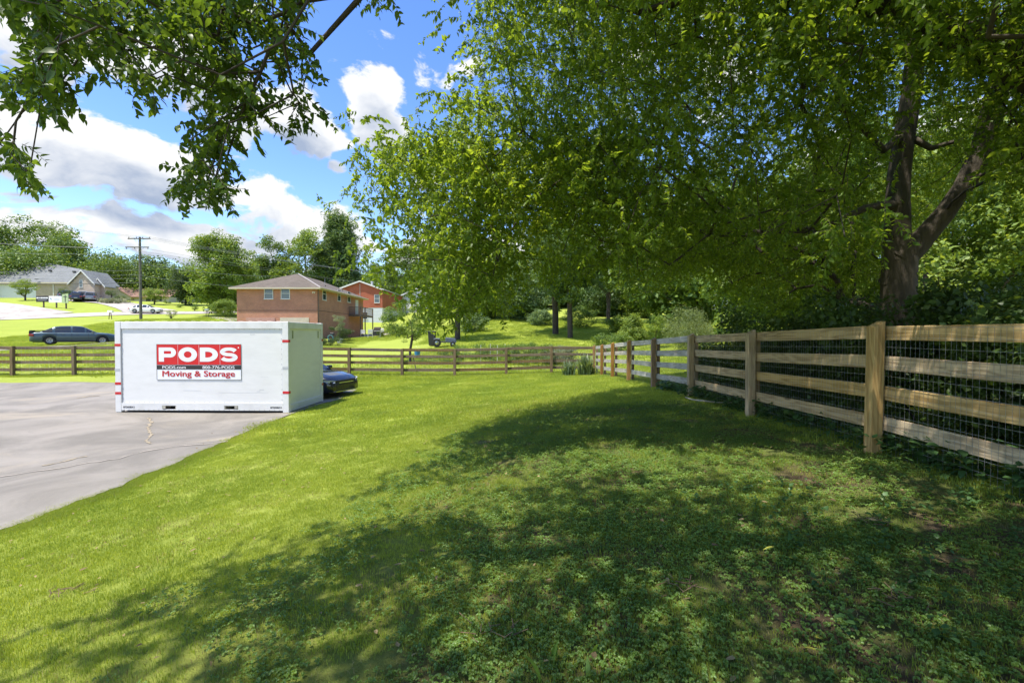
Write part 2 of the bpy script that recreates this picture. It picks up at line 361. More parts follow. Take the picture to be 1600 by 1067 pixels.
# ------------------------------------------------------------------ tree skeleton: every leaf clump joined to the nearest limb
def skeleton(start_nodes, links, clumps, step=.5, droop=.0, lift=.15):
    """start_nodes: list of (pos, minimum radius); links: parent index per node. returns nodes, parents"""
    nodes = [np.array(p[0], float) for p in start_nodes]; minr = [p[1] for p in start_nodes]; par = list(links)
    root = nodes[0]; cl = sorted([np.array(c, float) for c in clumps], key=lambda c: ((c - root) ** 2).sum())
    dist = [0.0] * len(nodes)
    for i in range(1, len(nodes)): dist[i] = dist[par[i]] + np.linalg.norm(nodes[i] - nodes[par[i]])
    NA = np.array(nodes); DA = np.array(dist); ends = []
    buf = np.zeros((len(nodes) + len(cl) * 12 + 10, 3)); bd = np.zeros(len(buf)); cnt = len(nodes); buf[:cnt] = NA; bd[:cnt] = DA
    for c in cl:
        dd = np.linalg.norm(buf[:cnt] - c, axis=1); cost = dd + .22 * bd[:cnt] + np.where(buf[:cnt, 2] > c[2] + .8, .3, 0)
        cost[0] += 1.0
        k = int(np.argmin(cost)); a = buf[k].copy(); L = dd[k]; ns = max(1, min(9, int(L / step)))
        side = rng.normal(size=3) * .10 * L; prev = k
        for s in range(1, ns + 1):
            t = s / ns; p = a * (1 - t) + c * t + side * math.sin(math.pi * t) + np.array([0, 0, lift * L * math.sin(math.pi * t)])
            par.append(prev); minr.append(0); buf[cnt] = p; bd[cnt] = bd[prev] + L / ns; prev = cnt; cnt += 1
            if cnt >= len(buf) - 2: break
        ends.append(prev)
    return buf[:cnt].copy(), par, minr, ends
def tube_tree(name, nodes, par, minr, mat_, parent, tip=.006, expo=2.35, sides=6, rmin=0.0, exclude_fixed=None, trunk_r=None):
    n = len(nodes); acc = np.zeros(n); kids = [0] * n; r = np.zeros(n)
    for i in range(n - 1, -1, -1):
        v = acc[i] if kids[i] else tip ** expo
        r[i] = v ** (1 / expo)
        if par[i] >= 0: acc[par[i]] += v; kids[par[i]] += 1
    if trunk_r:
        f = trunk_r / max(r[0], 1e-6)
        r = r * np.clip(np.interp(r, [tip, r[0]], [1, f]), .2, 8)
    r = np.maximum(r, np.array(minr))
    V = []; F = []; base = 0
    for i in range(n):
        p = par[i]
        if p < 0 or r[i] < rmin: continue
        a = nodes[p]; b = nodes[i]; t = b - a; L = np.linalg.norm(t)
        if L < 1e-5: continue
        t = t / L; sd = sides if r[i] < .05 else sides + 6
        up = np.array([0, 0, 1.]) if abs(t[2]) < .9 else np.array([1., 0, 0]); u = np.cross(t, up); u /= np.linalg.norm(u); w = np.cross(u, t)
        ang = np.arange(sd) * 2 * math.pi / sd; ring = np.cos(ang)[:, None] * u + np.sin(ang)[:, None] * w
        ra = min(r[p], r[i] * 1.35); e = r[i] * .25
        lump = 1 + .06 * np.sin(ang * 2 + i) if r[i] > .08 else 1.0
        lump = lump[:, None] if r[i] > .08 else 1.0
        V.append(a - t * e + ring * ra * lump); V.append(b + t * e * .5 + ring * r[i] * lump)
        for k in range(sd):
            k2 = (k + 1) % sd; F.append((base + k, base + k2, base + sd + k2, base + sd + k))
        base += 2 * sd
    me = np_mesh(name, np.concatenate(V), np.array(F), mat_, True); o = bpy.data.objects.new(name, me); COL.objects.link(o); o.parent = parent
    return o

# ------------------------------------------------------------------ background trees
_cl = {}
def cluster_set(key):
    if key in _cl: return _cl[key]
    spec = {   # c1, c2, c3, size, flat, up, trans
        'mid': ((.055, .11, .022), (.17, .26, .045), (.26, .33, .07), .15, .6, .6),
        'bright': ((.08, .15, .025), (.22, .31, .05), (.32, .38, .08), .15, .6, .6),
        'dark': ((.026, .055, .016), (.070, .115, .028), (.10, .12, .03), .15, .7, .5),
        'pine': ((.045, .095, .03), (.14, .225, .07), (.10, .15, .05), .20, .45, .4),
        'blue': ((.07, .13, .055), (.19, .28, .12), (.15, .2, .11), .16, .55, .4),
        'lime': ((.10, .17, .03), (.27, .36, .07), (.38, .44, .12), .15, .6, .6),
        'willow': ((.10, .15, .05), (.22, .28, .11), (.3, .34, .16), .16, 1.3, .1),
        'pale': ((.12, .15, .09), (.30, .34, .24), (.4, .42, .33), .16, .8, .4),
        'topiary': ((.03, .07, .010), (.10, .16, .018), (.2, .24, .03), .10, .9, .4)}[key]
    m = leaf_mat('foliage_' + key, spec[0], spec[1], spec[2], trans=.34, rough=.5, nscale=.8)
    asp = .22 if key in ('pine', 'willow') else .55
    ps = [proto('leaf_cluster', cluster_mesh('leaf_cluster_' + key, m, 90, spec[3], spec[4], spec[5], 10 + k, asp)) for k in range(4)]
    _cl[key] = ps; return ps
def far_tree(name, label, x, y, height, width, style='mid', crown0=.18, nclump=60, trunk=None, cat='tree', group=None, shape='round', csize=None, lean=0, z0=None, dens=1.0, seed=None):
    g = np.random.default_rng(seed if seed is not None else int(abs(x * 31 + y * 17)) + 5)
    z = G(x, y) - .05 if z0 is None else z0; root = thing(name, label, cat, (x, y, z), 0, group); W = width / 2
    cz0 = crown0 * height; H = height - cz0; pts = []
    if shape == 'cone':
        n = nclump
        for i in range(n):
            t = (i + .5) / n; a = i * 2.4 + g.uniform(-.3, .3); lay = W * (1 - t) ** .75 * g.uniform(.55, 1.05)
            for s in (1.0, .55):
                pts.append((math.cos(a) * lay * s, math.sin(a) * lay * s, cz0 + H * t * .97 - lay * s * .12))
        pts.append((0, 0, height * .99))
    else:
        lob = g.normal(size=(7, 3)); lob /= np.linalg.norm(lob, axis=1)[:, None]; ls = g.uniform(-.05, .28, 7)
        while len(pts) < nclump:
            d = g.normal(size=3); d /= np.linalg.norm(d); f = 1 + sum(ls[k] * max(0, d @ lob[k]) ** 3 for k in range(7)); rad = g.uniform(.35, 1) ** .45 * f
            q = d * rad * .88; prof = 1.0
            zz = q[2]
            if shape == 'oval': prof = 1 - .25 * max(0, zz)
            if shape == 'vase': prof = .7 + .35 * min(1, zz + .6)
            if shape == 'flat': zz = zz * .9 + .1 * g.uniform()
            pts.append((q[0] * W * prof + lean * zz, q[1] * W * prof, cz0 + H * (.5 + .5 * zz)))
    pts = np.array(pts); pts[:, 2] = np.clip(pts[:, 2], .12 * height if crown0 > .05 else .1 * height, height * 1.03)
    cs = csize or max(W * .30, .14 * height * .6)
    tr = trunk if trunk is not None else max(.05, height * .021)
    if trunk != 0:
        nds, par, mr, ends = skeleton([((0, 0, -.15), tr), ((g.uniform(-.1, .1) * W * .2, 0, cz0 * .6), tr * .85), ((g.uniform(-.1, .1) * W, 0, cz0 + H * .2), tr * .7), ((0, 0, cz0 + H * .55), tr * .4)], [-1, 0, 1, 2], pts, step=height * .09, lift=.05)
        tube_tree('trunk', nds, par, mr, bark_dark if style != 'bright' else bark, root, tip=tr * .06, sides=5, rmin=tr * .08, trunk_r=tr)
    k = max(1, int(3 * dens)); A = []; Ssc = []; 
    for p in pts:
        for j in range(k):
            A.append(p + g.normal(size=3) * cs * np.array([.5, .5, .35])); Ssc.append(cs * g.uniform(.6, 1.1))
    A = np.array(A); n = len(A); rot = np.stack([g.uniform(-.35, .35, n), g.uniform(-.35, .35, n), g.uniform(0, 6.28, n)], 1)
    if shape == 'cone': rot[:, :2] *= .5
    ps = cluster_set(style)
    c = scatter('crown', 'cl_' + style, ps, A, rot, Ssc, g.integers(0, len(ps), n), root); c['kind'] = 'stuff'
    return root
def tree_px(name, label, u, vtop, vbase, wpx, Y, **k):
    X = PX(u, Y); z = G(X, Y); ztop = P(u, vtop, Y).z; zb = P(u, vbase, Y).z if vbase else z
    return far_tree(name, label, X, Y, ztop - z, wpx / FPX * Y, **k)

# ================================================================== THE GROUND
def axis(stops):   # list of (value, step to the next)
    out = []
    for (a, st), (b, _) in zip(stops[:-1], stops[1:]): out += list(np.arange(a, b - 1e-6, st))
    return np.array(out + [stops[-1][0]])
gx = axis([(-900, 100), (-200, 12), (-80, 3), (-30, 1.2), (-12, .5), (8, 1.2), (30, 4), (70, 12), (200, 100), (900, 1)])
gy = axis([(-300, 60), (-20, 3), (-2, .5), (24, 1.2), (60, 2.5), (120, 10), (220, 60), (1200, 1)])
XX, YY = np.meshgrid(gx, gy); ZZ = Gv(XX, YY).reshape(XX.shape)
Vg = np.stack([XX.ravel(), YY.ravel(), ZZ.ravel()], 1); nx = len(gx); ii = np.arange(len(gy) - 1)[:, None] * nx + np.arange(nx - 1)[None]
Fg = np.stack([ii, ii + 1, ii + nx + 1, ii + nx], -1).reshape(-1, 4)
def ground_material():
    m, N, L, b = nodes_of('lawn_ground'); geo = N.new('ShaderNodeNewGeometry'); pos = geo.outputs['Position']
    def nz(sc, det=5, ro=.6):
        n = N.new('ShaderNodeTexNoise'); n.inputs['Scale'].default_value = sc; n.inputs['Detail'].default_value = det; n.inputs['Roughness'].default_value = ro; L.new(pos, n.inputs['Vector']); return n.outputs['Fac']
    def ramp(f, a, b_, p0=.35, p1=.65):
        c = N.new('ShaderNodeValToRGB'); c.color_ramp.elements[0].position = p0; c.color_ramp.elements[1].position = p1
        c.color_ramp.elements[0].color = tuple(a) + (1,); c.color_ramp.elements[1].color = tuple(b_) + (1,); L.new(f, c.inputs[0]); return c.outputs[0]
    def mix(f, a, b_):
        x = N.new('ShaderNodeMix'); x.data_type = 'RGBA'; L.new(f, x.inputs[0]); L.new(a, x.inputs[6]); L.new(b_, x.inputs[7]); return x.outputs[2]
    def mr(f, a, b_, c=0, d=1):
        x = N.new('ShaderNodeMapRange'); x.interpolation_type = 'SMOOTHSTEP'; L.new(f, x.inputs[0]); x.inputs[1].default_value = a; x.inputs[2].default_value = b_; x.inputs[3].default_value = c; x.inputs[4].default_value = d; return x.outputs[0]
    grass = ramp(nz(.35), (.235, .30, .045), (.37, .41, .075), .3, .7)
    fine = ramp(nz(9, 8, .75), (.14, .20, .026), (.41, .455, .08), .3, .72)
    g = N.new('ShaderNodeMix'); g.data_type = 'RGBA'; g.inputs[0].default_value = .55; L.new(grass, g.inputs[6]); L.new(fine, g.inputs[7])
    soil = ramp(nz(14, 8, .7), (.06, .043, .026), (.19, .135, .085), .3, .7)
    sep = N.new('ShaderNodeSeparateXYZ'); L.new(pos, sep.inputs[0])
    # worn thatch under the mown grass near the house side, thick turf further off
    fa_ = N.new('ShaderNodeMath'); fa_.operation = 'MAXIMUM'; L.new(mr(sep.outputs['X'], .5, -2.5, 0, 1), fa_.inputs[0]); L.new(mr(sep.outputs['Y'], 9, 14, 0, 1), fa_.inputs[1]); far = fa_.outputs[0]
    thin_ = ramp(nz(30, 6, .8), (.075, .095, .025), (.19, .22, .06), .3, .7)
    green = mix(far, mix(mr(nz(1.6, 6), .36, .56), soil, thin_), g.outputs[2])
    L.new(green, b.inputs['Base Color']); b.inputs['Roughness'].default_value = .95; b.inputs['Specular IOR Level'].default_value = .1
    bp = N.new('ShaderNodeBump'); bp.inputs['Strength'].default_value = .9; bp.inputs['Distance'].default_value = .04; L.new(nz(22, 8, .8), bp.inputs['Height']); L.new(bp.outputs[0], b.inputs['Normal'])
    return m
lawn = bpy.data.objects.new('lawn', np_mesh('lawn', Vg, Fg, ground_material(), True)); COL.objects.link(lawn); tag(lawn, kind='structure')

# ---- paved sheets that follow the ground
def sheet(name, poly, mt_, lift=.012, step=1.0, kind='structure', parent=None, flat=None):
    import bmesh
    poly = [tuple(p) for p in poly]; bm = bmesh.new()
    vs = [bm.verts.new((x, y, 0)) for x, y in poly]; bm.faces.new(vs)
    xs = [p[0] for p in poly]; ys = [p[1] for p in poly]
    for (lo, hi, no) in ((min(xs), max(xs), (1, 0, 0)), (min(ys), max(ys), (0, 1, 0))):
        t = lo + step
        while t < hi:
            bmesh.ops.bisect_plane(bm, geom=bm.verts[:] + bm.edges[:] + bm.faces[:], plane_co=(t if no[0] else 0, t if no[1] else 0, 0), plane_no=no); t += step
    bmesh.ops.triangulate(bm, faces=bm.faces[:])
    co = [(v.co.x, v.co.y) for v in bm.verts]; z = Gv([c[0] for c in co], [c[1] for c in co])
    for v, h in zip(bm.verts, z): v.co.z = h + lift
    bmesh.ops.recalc_face_normals(bm, faces=bm.faces)
    for f in bm.faces:
        if f.normal.z < 0: f.normal_flip()
    me = bpy.data.meshes.new(name); bm.to_mesh(me); bm.free(); me.materials.append(mt_)
    o = bpy.data.objects.new(name, me); COL.objects.link(o)
    if parent: o.parent = parent
    elif kind: o['kind'] = kind
    return o
edge_px = [(0, 832), (40, 819), (75, 806), (112, 790), (150, 776), (190, 761), (225, 744), (262, 730), (300, 714), (330, 700), (356, 689), (385, 676), (412, 664), (440, 655)]
edge = [ground_at(u, v) for u, v in edge_px]
de = random.Random(5); edge2 = []
for i in range(len(edge) - 1):
    a, b = edge[i], edge[i + 1]
    for k in range(4):
        t = k / 4; edge2.append((a[0] + (b[0] - a[0]) * t + de.uniform(-.035, .035), a[1] + (b[1] - a[1]) * t + de.uniform(-.035, .035)))
drive_poly = [(-40, -4), (-7.8, -4), (-6.9, 0), (-6.1, 2.6)] + edge2 + [(-6.02, 12.4), (-5.98, 14.2), (-5.75, 15.0), (-6.0, 17.6), (-7.4, 18.3)] + [(x, 18.75 + .12 * math.sin(x * 1.3) + .002 * x) for x in np.arange(-8.5, -40, -1.2)] + [(-40, 18.7)]
asphalt = None
def asphalt_mat(name, a, b_, tint):
    m, N, L, bs = nodes_of(name); geo = N.new('ShaderNodeNewGeometry'); pos = geo.outputs['Position']
    def nz(sc, det=6, ro=.6, dist=0):
        n = N.new('ShaderNodeTexNoise'); n.inputs['Scale'].default_value = sc; n.inputs['Detail'].default_value = det; n.inputs['Roughness'].default_value = ro; n.inputs['Distortion'].default_value = dist; L.new(pos, n.inputs['Vector']); return n.outputs['Fac']
    def mixv(f, x, y, p0, p1):
        c = N.new('ShaderNodeMapRange'); c.interpolation_type = 'SMOOTHSTEP'; L.new(f, c.inputs[0]); c.inputs[1].default_value = p0; c.inputs[2].default_value = p1
        k = N.new('ShaderNodeMix'); k.data_type = 'RGBA'; L.new(c.outputs[0], k.inputs[0])
        for s, q in ((6, x), (7, y)):
            if isinstance(q, tuple): k.inputs[s].default_value = q + (1,)
            else: L.new(q, k.inputs[s])
        return k.outputs[2]
    base = mixv(nz(.45, 7, .65, .8), tuple(x * .86 for x in a), b_, .34, .66)
    tan_ = mixv(nz(.30, 6, .6, 1.4), base, tint, .50, .70)
    fine = mixv(nz(38, 6, .85), tan_, tuple(x * .45 for x in a), .54, .80)
    sp = mixv(nz(110, 3, .9), fine, tuple(min(1, x * 1.9) for x in b_), .64, .78)
    dark = mixv(nz(1.1, 8, .7, 2.0), sp, tuple(x * .72 for x in a), .62, .85)
    L.new(dark, bs.inputs['Base Color']); bs.inputs['Roughness'].default_value = .9; bs.inputs['Specular IOR Level'].default_value = .2
    bp = N.new('ShaderNodeBump'); bp.inputs['Strength'].default_value = .6; bp.inputs['Distance'].default_value = .01; L.new(nz(90, 4, .8), bp.inputs['Height']); L.new(bp.outputs[0], bs.inputs['Normal'])
    return m
asphalt = asphalt_mat('weathered_asphalt', (.205, .188, .160), (.275, .250, .214), (.31, .27, .21))
driveway = sheet('driveway', drive_poly, asphalt, .02, 1.0)
# cracks filled with dry grass and grit: ragged ribbons on the asphalt
def ribbon(pts_px, w, seed, ragged=.6):
    g = random.Random(seed); mb = MB(); pts = [ground_at(u, v) for u, v in pts_px]; fine = []
    for a, b in zip(pts[:-1], pts[1:]):
        n = max(2, int(math.hypot(a[0] - b[0], a[1] - b[1]) / .10))
        for k in range(n): fine.append((a[0] + (b[0] - a[0]) * k / n + g.uniform(-.03, .03), a[1] + (b[1] - a[1]) * k / n + g.uniform(-.03, .03)))
    L_, R_ = [], []
    for i, p in enumerate(fine):
        q = fine[min(i + 1, len(fine) - 1)]; o = fine[max(i - 1, 0)]; dx, dy = q[0] - o[0], q[1] - o[1]; l = math.hypot(dx, dy) + 1e-6
        ww = w * g.uniform(1 - ragged, 1 + ragged); h = G(*p) + .030
        L_.append((p[0] - dy / l * ww, p[1] + dx / l * ww, h)); R_.append((p[0] + dy / l * ww, p[1] - dx / l * ww, h))
    n = len(L_); return mb.add(L_ + R_, [(n + i, n + i + 1, i + 1, i) for i in range(n - 1)])
grit = mat('crack_grit', (.32, .265, .18), .95, var=.35, scale=30, bump=.8, bscale=80)
tar = mat('pale_joint', (.34, .30, .25), .95, var=.15, scale=12)
ribbon([(0, 748), (40, 742), (90, 735), (140, 727), (185, 719), (228, 708), (275, 700), (330, 696), (368, 690)], .018, 1, .8).build('crack', tar, driveway, fix=False)
ribbon([(62, 731), (90, 727), (120, 719), (150, 713)], .022, 6, .9).build('crack', grit, driveway, fix=False)
ribbon([(232, 655), (236, 664), (230, 674), (236, 682), (229, 690), (233, 698)], .022, 2, .9).build('crack', grit, driveway, fix=False)
ribbon([(120, 624), (140, 621), (162, 619)], .04, 3, .9).build('crack', grit, driveway, fix=False)

concrete = asphalt_mat('road_concrete', (.34, .31, .27), (.46, .42, .37), (.40, .35, .30))
def road_strip(name, pts, width, m, lift=.05):
    L_, R_ = [], []
    for i, p in enumerate(pts):
        q = pts[min(i + 1, len(pts) - 1)]; o = pts[max(i - 1, 0)]; dx, dy = q[0] - o[0], q[1] - o[1]; l = math.hypot(dx, dy); w = width[i] if isinstance(width, list) else width
        L_.append((p[0] - dy / l * w / 2, p[1] + dx / l * w / 2)); R_.append((p[0] + dy / l * w / 2, p[1] - dx / l * w / 2))
    return sheet(name, L_ + R_[::-1], m, lift, 3.0)
road_strip('road', [(-150, 63), (-110, 66.5), (PX(0, 70), 70), (PX(110, 74.5), 74.5), (PX(230, 81), 81), (PX(300, 84), 84), (PX(345, 87), 87), (PX(420, 92), 92), (-20, 100)], 5.2, concrete, .06)
road_strip('church_driveway', [(PX(60, 73.5), 73.5), (PX(20, 77.5), 77.5), (PX(-40, 83), 83), (PX(-120, 88), 88)], [9, 5, 5, 5], concrete, .075)
road_strip('garage_driveway', [(PX(238, 83.5), 83.5), (PX(212, 87), 87), (PX(180, 92), 92), (PX(152, 96), 96), (PX(128, 98.5), 98.5)], [8, 6, 6, 9, 12], concrete, .08)
road_strip('neighbour_driveway', [(-52, 20), (PX(0, 27.5), 27.5), (PX(90, 31.5), 31.5), (PX(150, 33.8), 33.8), (PX(215, 36.5), 36.5), (-25, 42), (-26, 49.5)], [4.4, 4.4, 4.4, 4.4, 4, 4, 7], asphalt, .03)
road_strip('house_side_drive', [(PX(150, 60), 60), (PX(240, 61), 61), (PX(330, 61.5), 61.5), (PX(372, 60), 60)], 2.4, concrete, .05)

# ---- grass and clover
def blade_patch(name, m, n, size, h, w, seed, dry=None, lean=.5):
    g = np.random.default_rng(seed); x = g.uniform(-size / 2, size / 2, n); y = g.uniform(-size / 2, size / 2, n); a = g.uniform(0, 6.28, n); hh = h * g.uniform(.45, 1.25, n); ln = g.uniform(0, lean, n) * hh * 1.4; ww = w * g.uniform(.6, 1.3, n)
    ca, sa = np.cos(a), np.sin(a); b = g.uniform(0, 6.28, n); cb, sb = np.cos(b), np.sin(b)
    p0 = np.stack([x - ca * ww / 2, y - sa * ww / 2, np.full(n, -.01)], 1); p1 = np.stack([x + ca * ww / 2, y + sa * ww / 2, np.full(n, -.01)], 1)
    m0 = np.stack([x - ca * ww * .4 + cb * ln * .35, y - sa * ww * .4 + sb * ln * .35, hh * .6], 1); m1 = np.stack([x + ca * ww * .4 + cb * ln * .35, y + sa * ww * .4 + sb * ln * .35, hh * .6], 1)
    t = np.stack([x + cb * ln, y + sb * ln, hh * (1 - .25 * ln / (hh + 1e-6))], 1)
    V = np.stack([p0, p1, m0, m1, t], 1).reshape(-1, 3); i = np.arange(n) * 5
    F = np.concatenate([np.stack([i, i + 1, i + 3], 1), np.stack([i, i + 3, i + 2], 1), np.stack([i + 2, i + 3, i + 4], 1)])
    return np_mesh(name, V, F, m)
def clover_patch(name, m, n, size, seed, hs=1.0, ls=1.0):
    g = np.random.default_rng(seed); V = []; F = []; k = 0
    for i in range(n):
        x, y = g.uniform(-size / 2, size / 2, 2); h = g.uniform(.015, .055) * hs; a0 = g.uniform(0, 6.28); r = g.uniform(.008, .0125) * ls; tilt = g.uniform(-.35, .35, 2)
        for j in range(3):
            a = a0 + j * 2.094; c, s = math.cos(a), math.sin(a); cx, cy = x + c * r * 1.05, y + s * r * 1.05
            ring = [(x, y)] + [(cx + r * math.cos(a + t), cy + r * math.sin(a + t)) for t in (-1.9, -.9, 0, .9, 1.9)]
            q = [(px, py, h + (px - x) * tilt[0] + (py - y) * tilt[1] + (.004 if 0 < ii < 6 else 0) * abs(ii - 3)) for ii, (px, py) in enumerate(ring)]
            V += q; F += [(k, k + 1, k + 2), (k, k + 2, k + 3), (k, k + 3, k + 4), (k, k + 4, k + 5)]; k += 6
    return np_mesh(name, np.array(V), np.array(F), m)
m_grass = leaf_mat('grass_blade', (.190, .272, .038), (.415, .478, .080), (.57, .54, .23), trans=.42, rough=.5, nscale=.7, tcol=(1.8, 1.6, .7))
m_grassdry = leaf_mat('grass_dry', (.16, .16, .05), (.34, .28, .13), (.45, .38, .2), trans=.2, rough=.7, nscale=2)
m_clover = leaf_mat('clover_leaf', (.085, .165, .032), (.180, .290, .062), (.27, .36, .08), trans=.38, rough=.40, nscale=1.2)
GR = [proto('grass_patch', blade_patch('grass_patch', m_grass, 380, .34, .032, .0036, 20 + i)) for i in range(4)] + [proto('dry_patch', blade_patch('dry_patch', m_grassdry, 130, .34, .028, .003, 33, lean=1.0))]
GRM = [proto('turf_patch', blade_patch('turf_patch', m_grass, 520, .8, .055, .009, 40 + i)) for i in range(3)]
GRF = [proto('meadow_patch', blade_patch('meadow_patch', m_grass, 700, 2.2, .08, .022, 50 + i)) for i in range(3)]
CL = [proto('clover_patch', clover_patch('clover_patch', m_clover, 75, .36, 60 + i, .62, .60)) for i in range(3)]
def not_paved(x, y):
    return ~inside(drive_poly, x, y)
def slope_rot(x, y, g):
    e = .3; z0 = Gv(x, y); dx = (Gv(x + e, y) - z0) / e; dy = (Gv(x, y + e) - z0) / e
    n = len(x); k = g.integers(0, 4, n)   # yaw in quarter turns so the slope tilt stays simple
    return z0, dx, dy
def strew(name, key, ps, x, y, scl, idx, g, lift=0, kind='stuff'):
    z = Gv(x, y); e = .3; dx = (Gv(x + e, y) - z) / e; dy = (Gv(x, y + e) - z) / e; rot = np.zeros((len(x), 3))
    yaw = g.uniform(0, 6.28, len(x))
    for i in range(len(x)):
        q = Vector((-dx[i], -dy[i], 1)).to_track_quat('Z', 'Y').to_matrix() @ Matrix.Rotation(yaw[i], 3, 'Z'); rot[i] = q.to_euler()
    o = scatter(name, key, ps, np.stack([x, y, z + lift], 1), rot, scl, idx); tag(o, kind=kind); return o
def field_pts(x0, x1, y0, y1, sp, g, fov=1.22):
    X, Y = np.meshgrid(np.arange(x0, x1, sp), np.arange(y0, y1, sp)); X = X.ravel() + g.uniform(-.5, .5, X.size) * sp; Y = Y.ravel() + g.uniform(-.5, .5, Y.size) * sp
    k = np.abs(X) < Y * fov + 1.2; return X[k], Y[k]
g = np.random.default_rng(11)
def shade_side(x, y):     # how far into the tree's dry, shaded side of the lawn
    e = np.interp(y, [0, 2.2, 3.4, 6.8, 9.8, 12.6, 16], [-2.6, -2.2, -1.9, -1.34, .27, 2.8, 4]); return x - e
x, y = field_pts(-9, 8.5, 1.2, 9.5, .18, g); ok = not_paved(x, y); x, y = x[ok], y[ok]
sh = shade_side(x, y); nn = vnoise(x, y, 1.3, 2) * .6 + vnoise(x, y, 4.1, 3) * .4
prob = np.where(sh < .3, 1.0, np.clip(1.15 - sh * .10, .75, 1) * (.55 + 1.1 * nn)); soil = np.interp(x, [2.6, 3.2, 3.9, 4.4], [1, .35, .3, .8]); keep = g.uniform(size=len(x)) < prob * soil
xk, yk = x[keep], y[keep]; shk = shade_side(xk, yk)
idx = g.integers(0, 4, len(xk)); dn = vnoise(xk, yk, 1.1, 9); idx[((dn > .60) & (g.uniform(size=len(xk)) < .22)) | ((shk > .4) & (dn > .5) & (g.uniform(size=len(xk)) < .35))] = 4
strew('lawn_grass', 'grass', GR, xk, yk, np.where(shk > 0, .9, 1.0) * g.uniform(.7, 1.15, len(xk)), idx, g)
pc = np.clip((sh + .3) * .45, 0.0, 1) * (.30 + 1.1 * vnoise(x, y, 1.7, 5)) ; keep = g.uniform(size=len(x)) < pc * np.interp(x, [2.6, 3.3], [1, .6])
strew('clover', 'clover', CL, x[keep], y[keep], g.uniform(.62, 1.15, keep.sum()), g.integers(0, 3, keep.sum()), g)
x, y = field_pts(-16, 9, 9.3, 23.5, .42, g); ok = not_paved(x, y); x, y = x[ok], y[ok]
k = g.uniform(size=len(x)) < np.interp(x, [3.0, 3.6], [1, .75])
strew('turf_grass', 'turf', GRM, x[k], y[k], g.uniform(.7, 1.1, k.sum()), g.integers(0, 3, k.sum()), g)
x, y = field_pts(-46, 40, 19, 62, 1.35, g); ok = not_paved(x, y) & ~((x < -6) & (np.abs(y - np.interp(x, [-52, -31, -25], [20, 27.5, 36.5])) < 3.2)) & (y > np.where(x < 4, 21, 8)) & ~((x > -33) & (x < -19) & (y > 46) & (y < 66)) & ~((x < -5) & (x > -30) & (y < 49) & (y > 26) & (np.abs(x + 12) < 3.5)); x, y = x[ok], y[ok]
strew('meadow_grass', 'meadow', GRF, x, y, g.uniform(.8, 1.2, len(x)), g.integers(0, 3, len(x)), g)
# taller unmown fringe along the back fence and against the posts
x = g.uniform(-24, 4.0, 500); y = np.interp(x, [-22.2, -7.9, 4.05], [20.2, 22, 22.3]) + g.normal(size=500) * .07
strew('fence_fringe_grass', 'grass', GR, x, y, g.uniform(1.0, 1.9, 500), g.integers(0, 4, 500), g)
n_ = 260; y = g.uniform(2.5, 22, n_); x = 3.95 + g.normal(size=n_) * .18 + .1
strew('fence_weeds', 'grass', GR, x, y, g.uniform(.8, 1.6, n_), g.integers(0, 4, n_), g)
n_ = 420; t = g.integers(0, len(edge2) - 1, n_); tt = g.uniform(size=n_); ex = np.array([edge2[i][0] * (1 - q_) + edge2[i + 1][0] * q_ for i, q_ in zip(t, tt)]) + g.normal(size=n_) * .07 + .10; ey = np.array([edge2[i][1] * (1 - q_) + edge2[i + 1][1] * q_ for i, q_ in zip(t, tt)]) + g.normal(size=n_) * .07
strew('driveway_edge_grass', 'grass', GR, ex, ey, g.uniform(.6, 1.0, n_), g.integers(0, 5, n_), g)

# ================================================================== STORAGE CONTAINER
white = mat('container_white', (.74, .73, .70), .45, var=.03, scale=2.5, dirt=(.48, .46, .42, .22), bump=.04, bscale=12, stretch=(1, 1, 3))
white2 = mat('container_trim', (.71, .705, .68), .4, var=.04, scale=5, dirt=(.4, .39, .36, .3))
dark_gap = mat('dark_gap', (.02, .02, .02), .8)
red = mat('sign_red', (.62, .008, .010), .45, var=.05); black = mat('sign_black', (.025, .022, .02), .5); signw = mat('sign_white', (.82, .82, .82), .5, var=.02)
refl = mat('reflector_red', (.55, .012, .018), .35); refl_grey = mat('reflector_grey', (.46, .47, .48), .35); steel = mat('rivet_steel', (.45, .45, .45), .4, metal=.6); pocket_olive = mat('pocket_edge', (.42, .40, .33), .7, dirt=(.15, .13, .1, .7))
import math as _m
cA = Vector((-11.06, 12.66)); cB = Vector((-6.17, 12.55)); CW = (cB - cA).length; CD = 2.18; CH = 2.52
crz = math.atan2(cB.y - cA.y, cB.x - cA.x)
pod = thing('storage_container', 'white portable storage container with red and black sign standing on the driveway', 'container', (cA.x, cA.y, -.625), crz)
MB().box(.17, CW - .17, .035, .09, .26, CH - .20).build('front_panel', white, pod)
MB().box(CW - .09, CW - .035, .10, CD - .10, .20, CH - .2).build('side_panel', white, pod)
MB().box(.035, .09, .10, CD - .10, .20, CH - .2).build('side_panel', white, pod)
MB().box(.17, CW - .17, CD - .09, CD - .035, .2, CH - .2).build('back_panel', white, pod)
rf = MB().box(.04, CW - .04, .04, CD - .04, CH - .08, CH - .035).build('roof', white, pod)
for i in range(17):
    xx = .3 + i * (CW - .6) / 16; MB().box(xx - .07, xx + .07, .06, CD - .06, CH - .034, CH + .005).build('roof_rib', white, rf, bevel=.01)
for (x0, x1) in ((0, .168), (CW - .168, CW)):
    for (y0, y1) in ((0, .12), (CD - .12, CD)): MB().box(x0, x1, y0, y1, .0, CH).build('corner_post', white2, pod, bevel=.008)
MB().box(.17, CW - .17, .005, .06, CH - .198, CH - .01).build('top_rail', white2, pod, bevel=.006)
MB().box(.17, CW - .17, CD - .06, CD - .005, CH - .198, CH - .01).build('top_rail', white2, pod, bevel=.006)
